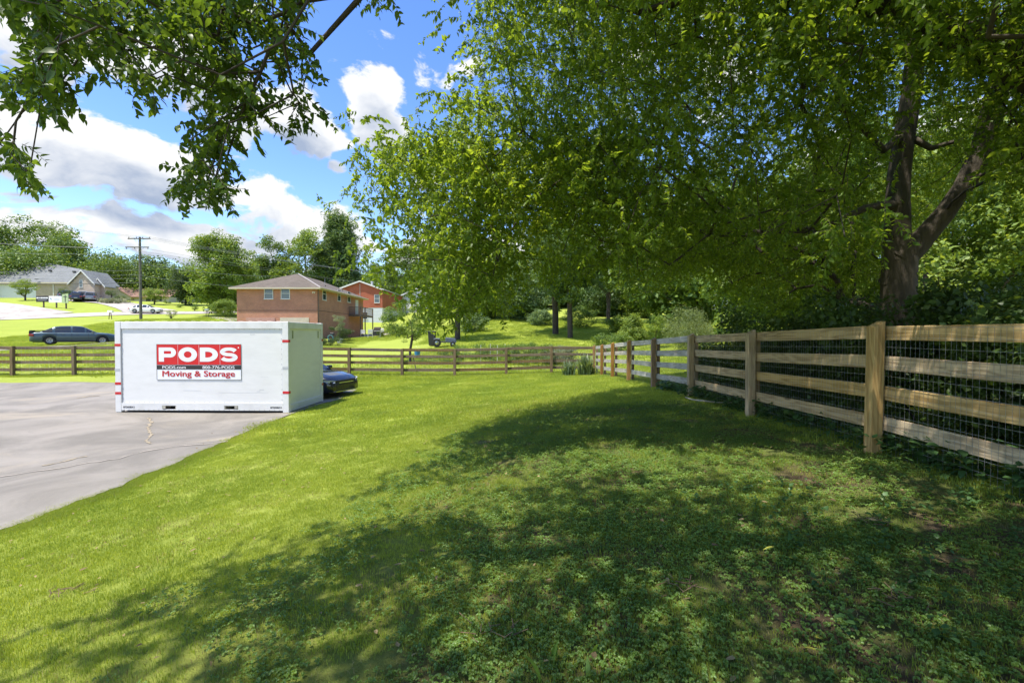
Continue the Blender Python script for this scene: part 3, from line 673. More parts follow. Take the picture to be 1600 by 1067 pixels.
MB().box(CW - .05, CW - .005, .122, CD - .122, CH - .198, CH - .01).build('top_rail', white2, pod, bevel=.006)
MB().box(.005, .05, .122, CD - .122, CH - .198, CH - .01).build('top_rail', white2, pod, bevel=.006)
p1, p2 = 1.32, 3.07    # fork pockets
br = MB()
for (a, b) in ((.17, p1), (p1 + .40, p2), (p2 + .40, CW - .17)): br.box(a, b, .004, .06, .055, .258)
for a in (p1, p2): br.box(a, a + .40, .004, .06, .19, .258); br.box(a, a + .40, .004, .06, .055, .085)
br.build('bottom_rail', white2, pod)
MB().box(CW - .05, CW - .004, .122, CD - .122, .02, .198).build('bottom_rail', white2, pod)
MB().box(.17, CW - .17, CD - .06, CD - .004, .02, .198).build('bottom_rail', white2, pod)
MB().box(.06, CW - .06, .30, CD - .12, -.04, .19).build('floor_frame', dark_gap, pod)
for a in (p1, p2):
    t = MB(); t.box(a + .003, a + .028, .008, .30, .086, .188); t.box(a + .372, a + .397, .008, .30, .086, .188); t.box(a + .003, a + .397, .012, .06, .176, .1885)
    pk = t.build('fork_pocket', pocket_olive, pod); MB().box(a + .028, a + .372, .28, .299, .086, .176).build('pocket_back', dark_gap, pk)
    MB().box(a + (.02 if a == p1 else .30), a + (.10 if a == p1 else .38), -.002, .006, .10, .18).build('pocket_latch', pocket_olive, pk)
rv = MB()
for i in range(32): 
    xx = .24 + i * (CW - .5) / 31
    for zz in (.275, CH - .215, .07): rv.cbox((xx, .031 if zz > .1 else .003, zz), (.016, .008, .016))
for i in range(14):
    zz = .36 + i * (CH - .7) / 13
    for xx in (.195, CW - .21): rv.cbox((xx, .032, zz), (.012, .006, .02))
    rv.cbox((CW - .032, .15, zz), (.006, .014, .014)); rv.cbox((CW - .032, CD - .15, zz), (.006, .014, .014))
tag(rv.build('rivets', steel, pod), kind='stuff')
for k, zz in enumerate((CH - .196, .256)): MB().box(.17, CW - .17, .031, .0335, zz - .004, zz + .003).build('seam', refl_grey, pod)
for xx in (.172, CW - .185): MB().box(xx, xx + .006, .030, .0338, .26, CH - .2).build('seam', refl_grey, pod)
for (x0, x1, z, mm) in ((.0, .168, 1.87, refl), (.0, .168, .80, refl), (.0, .168, .53, refl), (-.0, .14, 1.18, refl_grey), (CW - .168, CW + .001, 1.98, refl), (CW - .168, CW + .001, .56, refl), (CW - .168, CW + .0, 1.24, refl_grey)):
    MB().box(x0 - .001, x1 + .002, -.004, -.001, z - .035, z + .035).build('reflector', mm, pod)
for z in (1.98, .56):
    MB().box(CW + .001, CW + .004, .0, .10, z - .035, z + .035).build('reflector', refl, pod); MB().box(CW + .001, CW + .004, CD - .10, CD, z - .035, z + .035).build('reflector', mat('reflector_orange', (.45, .09, .03), .4), pod)
for yy in (.30, CD - .28): MB().box(CW - .034, CW - .020, yy - .03, yy + .03, CH - .47, CH - .25).build('tie_hook', mat('olive_strap', (.33, .35, .2), .7), pod, bevel=.005)
# scuffs
for (a, z, w, h) in ((4.05, .62, .13, .025), (3.98, .58, .09, .02), (1.9, .60, .5, .012), (2.9, .55, 1.4, .006), (4.1, .98, .2, .007), (3.8, 2.16, .14, .02)):
    MB().box(a, a + w, .033, .0346, z, z + h).build('scuff', mat('scuff_grey', (.60, .60, .59), .5), pod)

def text(body, name, m, parent, x, z, height, width=None, y=.0, depth=.002, bold=.0, fat=0, rot=(R(90), 0, 0), align='LEFT', loc=None):
    c = bpy.data.curves.new(name, 'FONT'); c.body = body; c.size = 1.0; c.offset = bold; c.extrude = 0.0; c.resolution_u = 4; c.align_x = align
    o = bpy.data.objects.new(name, c); COL.objects.link(o); bpy.context.view_layer.update()
    dg = bpy.context.evaluated_depsgraph_get(); me = bpy.data.meshes.new_from_object(o.evaluated_get(dg)); bpy.data.objects.remove(o); bpy.data.curves.remove(c)
    n = len(me.vertices); co = np.empty(n * 3, np.float32); me.vertices.foreach_get('co', co); co = co.reshape(-1, 3)
    mn = co.min(0); mx = co.max(0); co[:, :2] -= mn[:2]; sy = height / (mx[1] - mn[1]); sx = (width / (mx[0] - mn[0])) if width else sy
    co[:, 0] *= sx; co[:, 1] *= sy; me.vertices.foreach_set('co', co.ravel()); me.name = name; me.materials.clear(); me.materials.append(m); me.update()
    if fat:
        import bmesh
        base = me; bm = bmesh.new()
        for k in range(4):
            t_ = me.copy(); t_.transform(Matrix.Translation((fat * (k - 1.5) / 1.5, fat * .35 * (-1) ** k, k * .0002))); bm.from_mesh(t_); bpy.data.meshes.remove(t_)
        bm.to_mesh(me); bm.free()
    q = bpy.data.objects.new(name, me); COL.objects.link(q); q.parent = parent; q.location = loc or (x, y, z); q.rotation_euler = rot; return q
SX0, SX1, SZ0, SZ1 = 1.165, 3.555, .905, 1.895
SY = .030
sg = MB().box(SX0, SX1, SY - .004, SY + .002, SZ0, SZ1).build('sign_panel', signw, pod)
RZ0 = 1.325; hw = (SX1 - SX0) / 4
for k in range(4): MB().box(SX0 + .012 + k * hw * .995, SX0 + .006 + (k + 1) * hw * .995 - .004, SY - .007, SY - .0045, RZ0, SZ1 - .012).build('red_square', red, sg)
MB().box(SX0, SX1, SY - .0068, SY - .0042, RZ0 - .010, RZ0 - .003).build('thin_line', black, sg)
MB().box(SX0 + .004, SX1 - .004, SY - .0075, SY - .0045, RZ0 - .132, RZ0 - .020).build('black_band', black, sg)
for (a, b, c, d) in ((SX0, SX1, SZ1 - .010, SZ1), (SX0, SX1, SZ0, SZ0 + .008), (SX0, SX0 + .008, SZ0, SZ1), (SX1 - .008, SX1, SZ0, SZ1)): MB().box(a, b, SY - .0085, SY - .006, c, d).build('border', black, sg)
# wide heavy capitals cut as outlines
def arc(cx, cz, rx, rz, a0, a1, n=14): return [(cx + rx * math.cos(a0 + (a1 - a0) * i / n), cz + rz * math.sin(a0 + (a1 - a0) * i / n)) for i in range(n + 1)]
def ring(mb, outer, inner, y):
    n = len(outer); mb.add([(a, y, b) for a, b in outer] + [(a, y, b) for a, b in inner], [(i, i + 1, n + i + 1, n + i) for i in range(n - 1)]); return mb
LZ = RZ0 + .085; LH = SZ1 - .012 - RZ0 - .165
def letter(ch, cx, w):
    mb = MB(); y = SY - .0095; x0 = cx - w / 2; t = .15 * w / .5; th = .115; H = LH; z0 = LZ
    def q(a, b, c, d): mb.add([(a, y, c), (b, y, c), (b, y, d), (a, y, d)], [(0, 1, 2, 3)])
    if ch == 'P':
        q(x0, x0 + t, z0, z0 + H); bz0 = z0 + .30 * H; bz1 = z0 + H; r = (bz1 - bz0) / 2; xm = x0 + w - r * 1.15
        q(x0 + t, xm, bz1 - th * .85, bz1); q(x0 + t, xm, bz0, bz0 + th * .85)
        ring(mb, arc(xm, (bz0 + bz1) / 2, r * 1.15, r, -math.pi / 2, math.pi / 2), arc(xm, (bz0 + bz1) / 2, r * 1.15 - t * .95, r - th * .85, -math.pi / 2, math.pi / 2), y)
    if ch == 'D':
        q(x0, x0 + t, z0, z0 + H); xm = x0 + w * .42; q(x0 + t, xm, z0 + H - th, z0 + H); q(x0 + t, xm, z0, z0 + th)
        ring(mb, arc(xm, z0 + H / 2, x0 + w - xm, H / 2, -math.pi / 2, math.pi / 2, 20), arc(xm, z0 + H / 2, x0 + w - xm - t, H / 2 - th, -math.pi / 2, math.pi / 2, 20), y)
    if ch == 'O':
        ring(mb, arc(cx, z0 + H / 2, w / 2, H / 2 * 1.03, 0, 2 * math.pi, 36), arc(cx, z0 + H / 2, w / 2 - t * .98, H / 2 - th * .92, 0, 2 * math.pi, 36), y)
    if ch == 'S':
        # centre line of an S swept with a heavy pen
        th = .086; r = (H - th) / 4; ax = w / 2 - t * .42; pts = []
        pts += arc(cx, z0 + H - th / 2 - r, ax, r, R(12), R(270), 20)[:-1]
        pts += [(cx + ax * math.cos(a), z0 + th / 2 + r + r * math.sin(a)) for a in np.linspace(R(90), R(-168), 21)]
        L_, R_ = [], []
        for i, p in enumerate(pts):
            a = pts[max(i - 1, 0)]; b = pts[min(i + 1, len(pts) - 1)]; dx, dz = b[0] - a[0], b[1] - a[1]; l = math.hypot(dx, dz); hx = th * .5 if abs(dx) > abs(dz) else t * .5
            hx = (th * .5 * abs(dx) + t * .47 * abs(dz)) / (abs(dx) + abs(dz)); L_.append((p[0] - dz / l * hx, p[1] + dx / l * hx)); R_.append((p[0] + dz / l * hx, p[1] - dx / l * hx))
        ring(mb, L_, R_, y)
    return mb.build('letter', signw, sg, fix=False)
for ch, cx, w in (('P', SX0 + hw * .52, .49), ('O', SX0 + hw * 1.48, .53), ('D', SX0 + hw * 2.48, .51), ('S', SX0 + hw * 3.42, .49)): letter(ch, cx, w)
MB().add([(SX1 - .075 + .018 * math.cos(a), SY - .0095, SZ1 - .095 + .018 * math.sin(a)) for a in np.linspace(0, 2 * math.pi, 12, endpoint=False)], [tuple(range(12))]).build('registered_mark', signw, sg, fix=False)
text('PODS.com', 'lettering', signw, sg, SX0 + .165, RZ0 - .112, .078, .66, y=SY - .0095, fat=.0022)
text('800-776-PODS', 'lettering', signw, sg, SX0 + 1.30, RZ0 - .112, .078, .90, y=SY - .0095, fat=.0022)
text('Moving & Storage', 'lettering', mat('sign_text_red', (.50, .01, .015), .5), sg, SX0 + .165, SZ0 + .045, .205, 2.04, y=SY - .0095, fat=.007)
text('8720SBX1', 'serial_number', black, pod, .22, .115, .055, .32, y=.0015, bold=.03); text('8720SBX1', 'serial_number', black, pod, CW - .52, .115, .055, .32, y=.0015, bold=.03)

# ================================================================== FENCES
def wood_mat(name, c1, c2, knot, rough=.8):
    m, N, L, b = nodes_of(name); tc = N.new('ShaderNodeTexCoord'); oi = N.new('ShaderNodeObjectInfo')
    cm = N.new('ShaderNodeCombineXYZ'); ml = N.new('ShaderNodeMath'); ml.operation = 'MULTIPLY'; ml.inputs[1].default_value = 37; L.new(oi.outputs['Random'], ml.inputs[0])
    for i in range(3): L.new(ml.outputs[0], cm.inputs[i])
    ad = N.new('ShaderNodeVectorMath'); ad.operation = 'ADD'; L.new(tc.outputs['Object'], ad.inputs[0]); L.new(cm.outputs[0], ad.inputs[1])
    mp = N.new('ShaderNodeMapping'); mp.inputs['Scale'].default_value = (.7, 9, 9); L.new(ad.outputs[0], mp.inputs[0])
    w = N.new('ShaderNodeTexNoise'); w.inputs['Scale'].default_value = 1.1; w.inputs['Detail'].default_value = 3; w.inputs['Distortion'].default_value = .4; L.new(mp.outputs[0], w.inputs['Vector'])
    wv = N.new('ShaderNodeMath'); wv.operation = 'MULTIPLY'; wv.inputs[1].default_value = 42; L.new(w.outputs['Fac'], wv.inputs[0])
    sn = N.new('ShaderNodeMath'); sn.operation = 'SINE'; L.new(wv.outputs[0], sn.inputs[0])
    mr = N.new('ShaderNodeMapRange'); mr.inputs[1].default_value = -1; mr.inputs[2].default_value = 1; L.new(sn.outputs[0], mr.inputs[0])
    n2 = N.new('ShaderNodeTexNoise'); n2.inputs['Scale'].default_value = 3; n2.inputs['Detail'].default_value = 8; L.new(mp.outputs[0], n2.inputs['Vector'])
    f = N.new('ShaderNodeMath'); f.operation = 'MULTIPLY_ADD'; L.new(mr.outputs[0], f.inputs[0]); f.inputs[1].default_value = .45; L.new(n2.outputs['Fac'], f.inputs[2])
    cr = N.new('ShaderNodeValToRGB'); e = cr.color_ramp.elements; e[0].position = .35; e[1].position = .95; e[0].color = tuple(c1) + (1,); e[1].color = tuple(c2) + (1,); L.new(f.outputs[0], cr.inputs[0])
    vo = N.new('ShaderNodeTexVoronoi'); vo.inputs['Scale'].default_value = 2.0; m2 = N.new('ShaderNodeMapping'); m2.inputs['Scale'].default_value = (.55, 2.2, 2.2); L.new(ad.outputs[0], m2.inputs[0]); L.new(m2.outputs[0], vo.inputs['Vector'])
    kr = N.new('ShaderNodeMapRange'); kr.inputs[1].default_value = .05; kr.inputs[2].default_value = .11; kr.inputs[3].default_value = .8; kr.inputs[4].default_value = 0; L.new(vo.outputs['Distance'], kr.inputs[0])
    mx = N.new('ShaderNodeMix'); mx.data_type = 'RGBA'; L.new(kr.outputs[0], mx.inputs[0]); L.new(cr.outputs[0], mx.inputs[6]); mx.inputs[7].default_value = tuple(knot) + (1,)
    n3 = N.new('ShaderNodeTexNoise'); n3.inputs['Scale'].default_value = 1.3; n3.inputs['Detail'].default_value = 4; L.new(ad.outputs[0], n3.inputs['Vector'])
    hv = N.new('ShaderNodeHueSaturation'); vr = N.new('ShaderNodeMapRange'); vr.inputs[3].default_value = .72; vr.inputs[4].default_value = 1.25; L.new(n3.outputs['Fac'], vr.inputs[0]); L.new(vr.outputs[0], hv.inputs['Value'])
    sr = N.new('ShaderNodeMapRange'); sr.inputs[3].default_value = .75; sr.inputs[4].default_value = 1.15; L.new(oi.outputs['Random'], sr.inputs[0]); L.new(sr.outputs[0], hv.inputs['Saturation'])
    L.new(mx.outputs[2], hv.inputs['Color']); L.new(hv.outputs[0], b.inputs['Base Color']); b.inputs['Roughness'].default_value = rough; b.inputs['Specular IOR Level'].default_value = .25
    bp = N.new('ShaderNodeBump'); bp.inputs['Strength'].default_value = .35; bp.inputs['Distance'].default_value = .006; L.new(f.outputs[0], bp.inputs['Height']); L.new(bp.outputs[0], b.inputs['Normal'])
    return m
board_new = wood_mat('pine_board', (.30, .195, .085), (.57, .41, .21), (.12, .07, .035))
board_grey = wood_mat('weathered_pine_board', (.30, .26, .20), (.52, .47, .39), (.14, .10, .07))
board_brown = wood_mat('brown_board', (.12, .078, .036), (.23, .155, .075), (.06, .035, .02))
post_new = wood_mat('pine_post', (.30, .19, .08), (.48, .34, .16), (.12, .07, .03)); post_red = wood_mat('rust_brown_post', (.20, .105, .04), (.34, .20, .085), (.10, .05, .02))
post_brown = wood_mat('brown_post', (.12, .08, .035), (.22, .15, .07), (.06, .035, .02))
galv = mat('galvanised_wire', (.42, .44, .46), .45, metal=.5)
def board(parent, a, b, w=.14, t=.032, mt_=None, g_=random):
    """a, b: end points on the board's centre line; local X runs along the board so the grain does"""
    a, b = Vector(a), Vector(b); d = b - a; L_ = d.length; mb = MB(); n = 3
    for i in range(n):
        pass
    o = mb.box(0, L_, -t / 2, t / 2, -w / 2, w / 2).build('board', mt_, parent, bevel=.004)
    o.location = a; yaw = math.atan2(d.y, d.x); pit = -math.asin(d.z / L_); o.rotation_euler = (0, pit, yaw); return o
def post(parent, x, y, h, mt_, wdt=.13, slant=.10, yaw=0, name='post', z0=None, lean=0):
    """square post with a top cut on a slant; modelled lying along X for the grain, then stood up"""
    h += .25; w = wdt / 2
    mb = MB().add([(0, -w, -w), (0, w, -w), (0, w, w), (0, -w, w), (h, -w, -w), (h, w, -w), (h - slant, w, w), (h - slant, -w, w)], [(0, 3, 2, 1), (4, 5, 6, 7), (0, 1, 5, 4), (1, 2, 6, 5), (2, 3, 7, 6), (3, 0, 4, 7)])
    o = mb.build(name, mt_, parent, bevel=.004); z = (G(x, y) if z0 is None else z0) - .25
    o.matrix_basis = Matrix.Translation((x, y, z)) @ Matrix.Rotation(yaw + lean * 0, 4, 'Z') @ Matrix.Rotation(lean, 4, 'X') @ Matrix.Rotation(R(-90), 4, 'Y'); return o
# -- right fence, running away from the camera
rfz = thing('board_fence', 'new pine four-board fence backed with wire mesh running along the right of the lawn', 'fence')
ry = [2.30, 4.75, 7.25, 9.85, 12.5, 15.3, 17.8, 20.1, 22.35]; rx = [3.79, 3.81, 3.84, 3.90, 3.92, 3.96, 3.97, 4.0, 4.06]; ry = [-.2] + ry; rx = [3.77] + rx
rx2 = [u for u in rx]; FH = 1.36; bh = (1.26, .95, .64, .31)
rz_ = [G(x_, y_) for x_, y_ in zip(rx, ry)]
for i, (x_, y_) in enumerate(zip(rx, ry)):
    pm = post_new if i < 5 else post_red
    post(rfz, x_ - .035, y_, FH + .02, pm, .112, .06, 0, 'post', rz_[i], lean=R(1.0) if i == 2 else R(.4) * (-1) ** i)
    post(rfz, x_ + .145, y_ + .16, FH - .12, pm if i > 4 else post_new, .085, .0, 0, 'brace_post', G(x_, y_) )
rb = random.Random(4)
for i in range(len(rx) - 1):
    for k, hh in enumerate(bh):
        m_ = board_new if i < 4 else board_grey
        if i == 4: m_ = board_grey
        dz = rb.uniform(-.01, .01)
        board(rfz, (rx[i] + .062, ry[i] + .004, rz_[i] + hh + dz), (rx[i + 1] + .062, ry[i + 1] - .004, rz_[i + 1] + hh + rb.uniform(-.01, .01)), .142, .036, m_)
# wire mesh stapled on the lawn side of the boards
wm = MB(); wr = .0011
def wire(mb, a, b, r=wr): mb.tube([a, b], r, 3, cap=False)
for i in range(len(rx) - 1):
    sp = .0508 if ry[i] < 7 else (.075 if ry[i] < 12 else .15); L_ = math.hypot(rx[i + 1] - rx[i], ry[i + 1] - ry[i]); n = int(L_ / sp); off = .036
    r_ = wr if ry[i] < 7 else wr * 1.2
    if ry[i] > 16: n = n // 1
    for k in range(n + 1):
        t = k / max(n, 1); x_ = rx[i] + (rx[i + 1] - rx[i]) * t + off; y_ = ry[i] + (ry[i + 1] - ry[i]) * t; z_ = rz_[i] + (rz_[i + 1] - rz_[i]) * t; wv = .006 * math.sin(k * .9)
        wm.tube([(x_ + wv, y_, z_ + .0), (x_, y_ + wv, z_ + .65), (x_ - wv, y_ + .5 * wv, z_ + 1.31)], r_, 3, cap=False)
    for k in range(14 if ry[i] < 10 else 8):
        hh = .02 + k * (1.29 / (13 if ry[i] < 10 else 7)); wire(wm, (rx[i] + off, ry[i], rz_[i] + hh), (rx[i + 1] + off, ry[i + 1], rz_[i + 1] + hh), r_)
tag(wm.build('wire_mesh', galv, rfz, fix=False), kind='stuff')
# -- back fence across the view
bfz = thing('paddock_fence', 'brown four-board fence crossing the whole back of the lawn behind the driveway', 'fence')
bx = [-29.4, -27.0, -24.6, -22.2, -19.75, -17.4, -15.0, -12.6, -10.25, -7.88, -5.33, -2.79, -.28, 1.93]; by = list(np.interp(bx, [-29.4, -22.2, -7.9, 4.05], [19.3, 20.2, 22.0, 22.3]))
bx.append(4.02); by.append(22.36)
bz = [G(a, b) for a, b in zip(bx, by)]
for i, (x_, y_) in enumerate(zip(bx[:-1], by[:-1])):
    po = post(bfz, x_, y_, 1.33, post_brown, .13, .03, 0, 'post', bz[i], lean=R(.5) * (-1) ** i)
for i in range(len(bx) - 1):
    for k, hh in enumerate((1.245, .925, .605, .275)):
        board(bfz, (bx[i] + .003, by[i] + .085, bz[i] + hh + rb.uniform(-.008, .008)), (bx[i + 1] - .003, by[i + 1] + .085, bz[i + 1] + hh + rb.uniform(-.012, .012)), .138, .034, board_brown)
wm = MB()
for i in range(len(bx) - 1):
    for k in range(16):
        t = k / 16; x_ = bx[i] + (bx[i + 1] - bx[i]) * t; y_ = by[i] + (by[i + 1] - by[i]) * t + .06; z_ = bz[i] + (bz[i + 1] - bz[i]) * t; wm.tube([(x_, y_, z_), (x_, y_, z_ + 1.28)], .0013, 3, cap=False)
    for k in range(8):
        hh = .03 + k * .178; wire(wm, (bx[i], by[i] + .06, bz[i] + hh), (bx[i + 1], by[i + 1] + .06, bz[i + 1] + hh), .0013)
tag(wm.build('wire_mesh', galv, bfz, fix=False), kind='stuff')

# ================================================================== VEHICLES
def paint(name, c, coat=.8, metal=.3, rough=.35): return mat(name, c, rough, metal, .02, 3, coat=coat, spec=.5)
glass = mat('window_glass', (.02, .025, .028), .05, 0, .0, spec=.9); tyre_m = mat('tyre_rubber', (.018, .018, .018), .85); alloy = mat('alloy_rim', (.45, .46, .47), .35, .7); lamp_w = mat('headlamp', (.62, .65, .68), .12, .2); lamp_r = mat('tail_lamp', (.35, .02, .02), .2); plastic = mat('black_plastic', (.02, .02, .022), .5); chrome = mat('chrome', (.6, .6, .6), .2, .9)
def car(name, label, cat, x, y, rz, L=4.8, W=1.82, H=1.44, color=None, suv=False, ang=False, z=None, wheel=.33, group=None, details=True, open_trunk=False, tilt=0):
    z = G(x, y) if z is None else z
    root = thing(name, label, cat, (x, y, z), rz, group); root.rotation_euler = (0, tilt, rz)
    h2 = W / 2; xr = L / 2
    if suv:
        cxs = [-.5, -.485, -.44, -.2, .1, .22, .26, .40, .47, .5]; top = [.45, .58, .60, .60, .60, .60, .60, .565, .50, .36]
        sh = [.40, .52, .56, .57, .57, .57, .56, .52, .44, .33]; gk = [(-.488, .58), (-.465, .75), (-.43, .93), (-.36, .985), (-.1, 1.0), (.03, .985), (.08, .95), (.235, .61)]; pil = [(-.40, -.375), (-.20, -.18), (-.005, .015)]
    else:
        cxs = [-.5, -.49, -.46, -.36, -.3, .1, .2, .24, .38, .46, .49, .5]; top = [.50, .64, .69, .70, .685, .66, .655, .65, .60, .53, .45, .36]
        sh = [.42, .56, .61, .62, .62, .615, .61, .60, .55, .47, .40, .32]; gk = [(-.385, .675), (-.30, .83), (-.235, .95), (-.17, .985), (-.05, 1.0), (.04, .985), (.085, .95), (.235, .655)]; pil = [(-.255, -.225), (-.055, -.035), (.10, .12)]
    wf = L * (.5 - .195) if not suv else L * .305; wr_ = -L * (.5 - .215) if not suv else -L * .285; ra = wheel + .065
    fx = lambda q: np.interp(q, cxs, top); fs = lambda q: np.interp(q, cxs, sh)
    def wid(q): return h2 * np.interp(abs(q), [0, .36, .44, .475, .5], [1, .985, .94, .87, .70 if not ang else .74])
    st = np.unique(np.concatenate([np.linspace(-.5, .5, 61), (wf + np.linspace(-ra, ra, 17)) / L, (wr_ + np.linspace(-ra, ra, 17)) / L, [-.497, .497, -.49, .49]]))
    V = []; m = 15
    for q in st:
        X = q * L; zb = .19 + .05 * max(0, (abs(q) - .43) / .07); arch = zb
        for wx in (wf, wr_):
            if abs(X - wx) < ra: arch = max(arch, wheel + math.sqrt(ra * ra - (X - wx) ** 2))
        zs = fs(q) * H; zt = fx(q) * H; w = wid(q); arch = min(arch, zs - .06)
        half = [(w * .72, zb), (w * .965, arch if arch > zb else zb), (w * .995, arch + (zs - arch) * .25), (w, arch + (zs - arch) * .55), (w * .985, arch + (zs - arch) * .82), (w * .95, zs), (w * .80, zs + (zt - zs) * .62), (w * .42, zt * .995)]
        sec = [(a, b) for a, b in half] + [(0, zt)] + [(-a, b) for a, b in half[::-1]]; m = len(sec)
        V += [(X, a, b) for a, b in sec]
    F = [(i * m + k, i * m + k + 1, (i + 1) * m + k + 1, (i + 1) * m + k) for i in range(len(st) - 1) for k in range(m - 1)] + [(i * m + m - 1, i * m, (i + 1) * m, (i + 1) * m + m - 1) for i in range(0)]
    F += [tuple(range(m)), tuple(range((len(st) - 1) * m, len(st) * m))[::-1]]
    MB().add(V, F).build('body', color, root, smooth=True)
    MB().box(-xr * .93, xr * .93, -h2 * .70, h2 * .70, .17, .52).build('underbody', plastic, root)
    # cabin
    gx_ = sorted(set([a for a, b in gk] + [a for p in pil for a in p] + list(np.linspace(gk[0][0], gk[-1][0], 26)))); Vc = []; fz = lambda q: np.interp(q, [a for a, b in gk], [b for a, b in gk]) * H
    for q in gx_:
        zt = fz(q); zbelt = fs(q) * H - .02; k = np.clip((zt - zbelt) / (H - zbelt + 1e-6), 0, 1); wb = wid(q) * .93; wt = wb * (1 - .22 * k)
        half = [(wb, zbelt), (wb - (wb - wt) * .45, zbelt + (zt - zbelt) * .45), (wt * 1.0, zbelt + (zt - zbelt) * .90), (wt * .90, zbelt + (zt - zbelt) * .985), (wt * .45, zt)]
        sec = half + [(0, zt + .005 * k)] + [(-a, b) for a, b in half[::-1]]; mc = len(sec); Vc += [(q * L, a, b) for a, b in sec]
    fb, fg = [], {}; roof0, roof1 = (gk[2][0], gk[6][0])
    for i in range(len(gx_) - 1):
        qm = (gx_[i] + gx_[i + 1]) / 2
        for k in range(mc - 1):
            side = k in (0, 1, mc - 3, mc - 2); f = (i * mc + k, i * mc + k + 1, (i + 1) * mc + k + 1, (i + 1) * mc + k)
            inpil = any(a <= qm <= b for a, b in pil)
            if side: ok = (not inpil) and gk[0][0] + .035 < qm < gk[-1][0] - .045
            elif k in (2, mc - 4): ok = False
            else: ok = not (roof0 <= qm <= roof1)
            seg = sum(qm > b for a, b in pil); key_ = ('side_window', k < 5, seg) if side else (('windscreen', 0, 0) if qm > 0 else ('rear_window', 0, 0))
            (fg.setdefault(key_, []) if ok else fb).append(f)
    cb = MB().add(Vc, fb).build('cabin', color, root, smooth=True)
    for key_, fl in fg.items():
        used = sorted({i for f in fl for i in f}); mp_ = {i: n_ for n_, i in enumerate(used)}
        MB().add([(Vc[i][0], Vc[i][1] * .995, Vc[i][2] - .002) for i in used], [tuple(mp_[i] for i in f) for f in fl]).build(key_[0], glass, root, smooth=True)
    for wx in (wf, wr_):
        for sgn in (-1, 1):
            prof = [(wheel * .60, -.10), (wheel * .93, -.10), (wheel, -.06), (wheel, .06), (wheel * .93, .10), (wheel * .60, .10)]
            t = MB().lathe(prof, 24); t.v = [(a, c, b) for a, b, c in t.v]; wh = t.build('wheel', tyre_m, root, smooth=False); wh.location = (wx, sgn * (h2 - .11), wheel)
            rm = MB()
            d = MB().lathe([(0.001, .02), (wheel * .2, .03), (wheel * .52, .005), (wheel * .62, .05), (wheel * .62, -.08)], 20); d.v = [(a, sgn * (c + .045), b) for a, b, c in d.v]; rr_ = d.build('rim', alloy, wh, smooth=True)
            sp = MB()
            for k in range(7):
                a = k * 2 * math.pi / 7; c, s = math.cos(a), math.sin(a); pts = [(c * wheel * .16 - s * .022, sgn * .082, s * wheel * .16 + c * .022), (c * wheel * .16 + s * .022, sgn * .082, s * wheel * .16 - c * .022), (c * wheel * .58 + s * .012, sgn * .076, s * wheel * .58 - c * .012), (c * wheel * .58 - s * .012, sgn * .076, s * wheel * .58 + c * .012)]
                sp.add(pts, [(0, 1, 2, 3)])
            sp.build('spokes', plastic, rr_, fix=False)
    for sgn in (-1, 1):
        q = .487; yy = sgn * wid(.47) * .80; zz = fs(.47) * H * .93
        hl = [(xr * .90, sgn * wid(.45) * .985, zz + .06), (xr * .955, sgn * wid(.478) * .97, zz + .045), (xr * .985, sgn * wid(.49) * .72, zz - .0), (xr * .992, sgn * wid(.49) * .60, zz - .03), (xr * .985, sgn * wid(.487) * .80, zz - .055), (xr * .945, sgn * wid(.472) * 1.0, zz - .03), (xr * .90, sgn * wid(.45) * 1.005, zz + .01)]
        c_ = np.mean(hl, axis=0); mb = MB(); n = len(hl); out = [(a + .018, b + sgn * .018, c) for a, b, c in hl]; mb.add(out + [tuple(c_ + np.array([.035, sgn * .035, 0]))] + hl, [(i, (i + 1) % n, n) for i in range(n)] + [(n + 1 + i, n + 1 + (i + 1) % n, (i + 1) % n, i) for i in range(n)]); mb.build('headlight', lamp_w, root)
        zt_ = fs(-.48) * H * .86
        MB().box(-xr * 1.0 - .012, -xr * .90, sgn * h2 * .62 if sgn > 0 else -h2 * .985, h2 * .985 if sgn > 0 else -h2 * .62, zt_ - .07, zt_ + .09).build('tail_light', lamp_r, root, bevel=.02)
        if details:
            mm = MB().box(xr * .36, xr * .42, sgn * (h2 - .02) if sgn > 0 else -h2 - .17, h2 + .17 if sgn > 0 else -(h2 - .02), fs(.2) * H + .02, fs(.2) * H + .15).build('mirror', color, root, bevel=.025)
            for hx in ((-.14, .02) if not suv else (-.16, .02)):
                MB().box(hx * L - .07, hx * L + .07, sgn * h2 * .985 - .02, sgn * h2 * .985 + .022, fs(0) * H - .10, fs(0) * H - .07).build('door_handle', color, root, bevel=.006)
            for q in (-.215, -.045, .145): 
                w_ = wid(q); sm = MB(); pz = [.26, .5 * H * .8, fs(q) * H - .03]
                sm.box(q * L - .006, q * L + .006, min(sgn * w_ * .97, sgn * (w_ + .004)), max(sgn * w_ * .97, sgn * (w_ + .004)), .30, fs(q) * H - .05); sm.build('door_seam', plastic, root)
            MB().box(-L * .24, L * .20, min(sgn * h2 * .96, sgn * (h2 + .006)), max(sgn * h2 * .96, sgn * (h2 + .006)), .20, .27).build('sill', plastic, root)
    gr = MB(); zz = .36
    n_ = 9
    for k in range(n_): gr.box(xr * .955, xr * 1.004 + .004, -h2 * .55, h2 * .55, .27 + k * .035, .27 + k * .035 + .014)
    gr.box(xr * .9, xr * .997, -h2 * .58, h2 * .58, .25, .60); g_ = gr.build('grille', plastic, root)
    MB().box(xr * .97, xr * 1.012, -h2 * .62, h2 * .62, .215, .235).build('lower_lip', chrome if name == 'parked_sedan' else plastic, root)
    MB().box(xr * .985, xr * 1.01, -h2 * .42, h2 * .42, fs(.49) * H * .90, fs(.49) * H * .90 + .03).build('grille_bar', chrome, root)
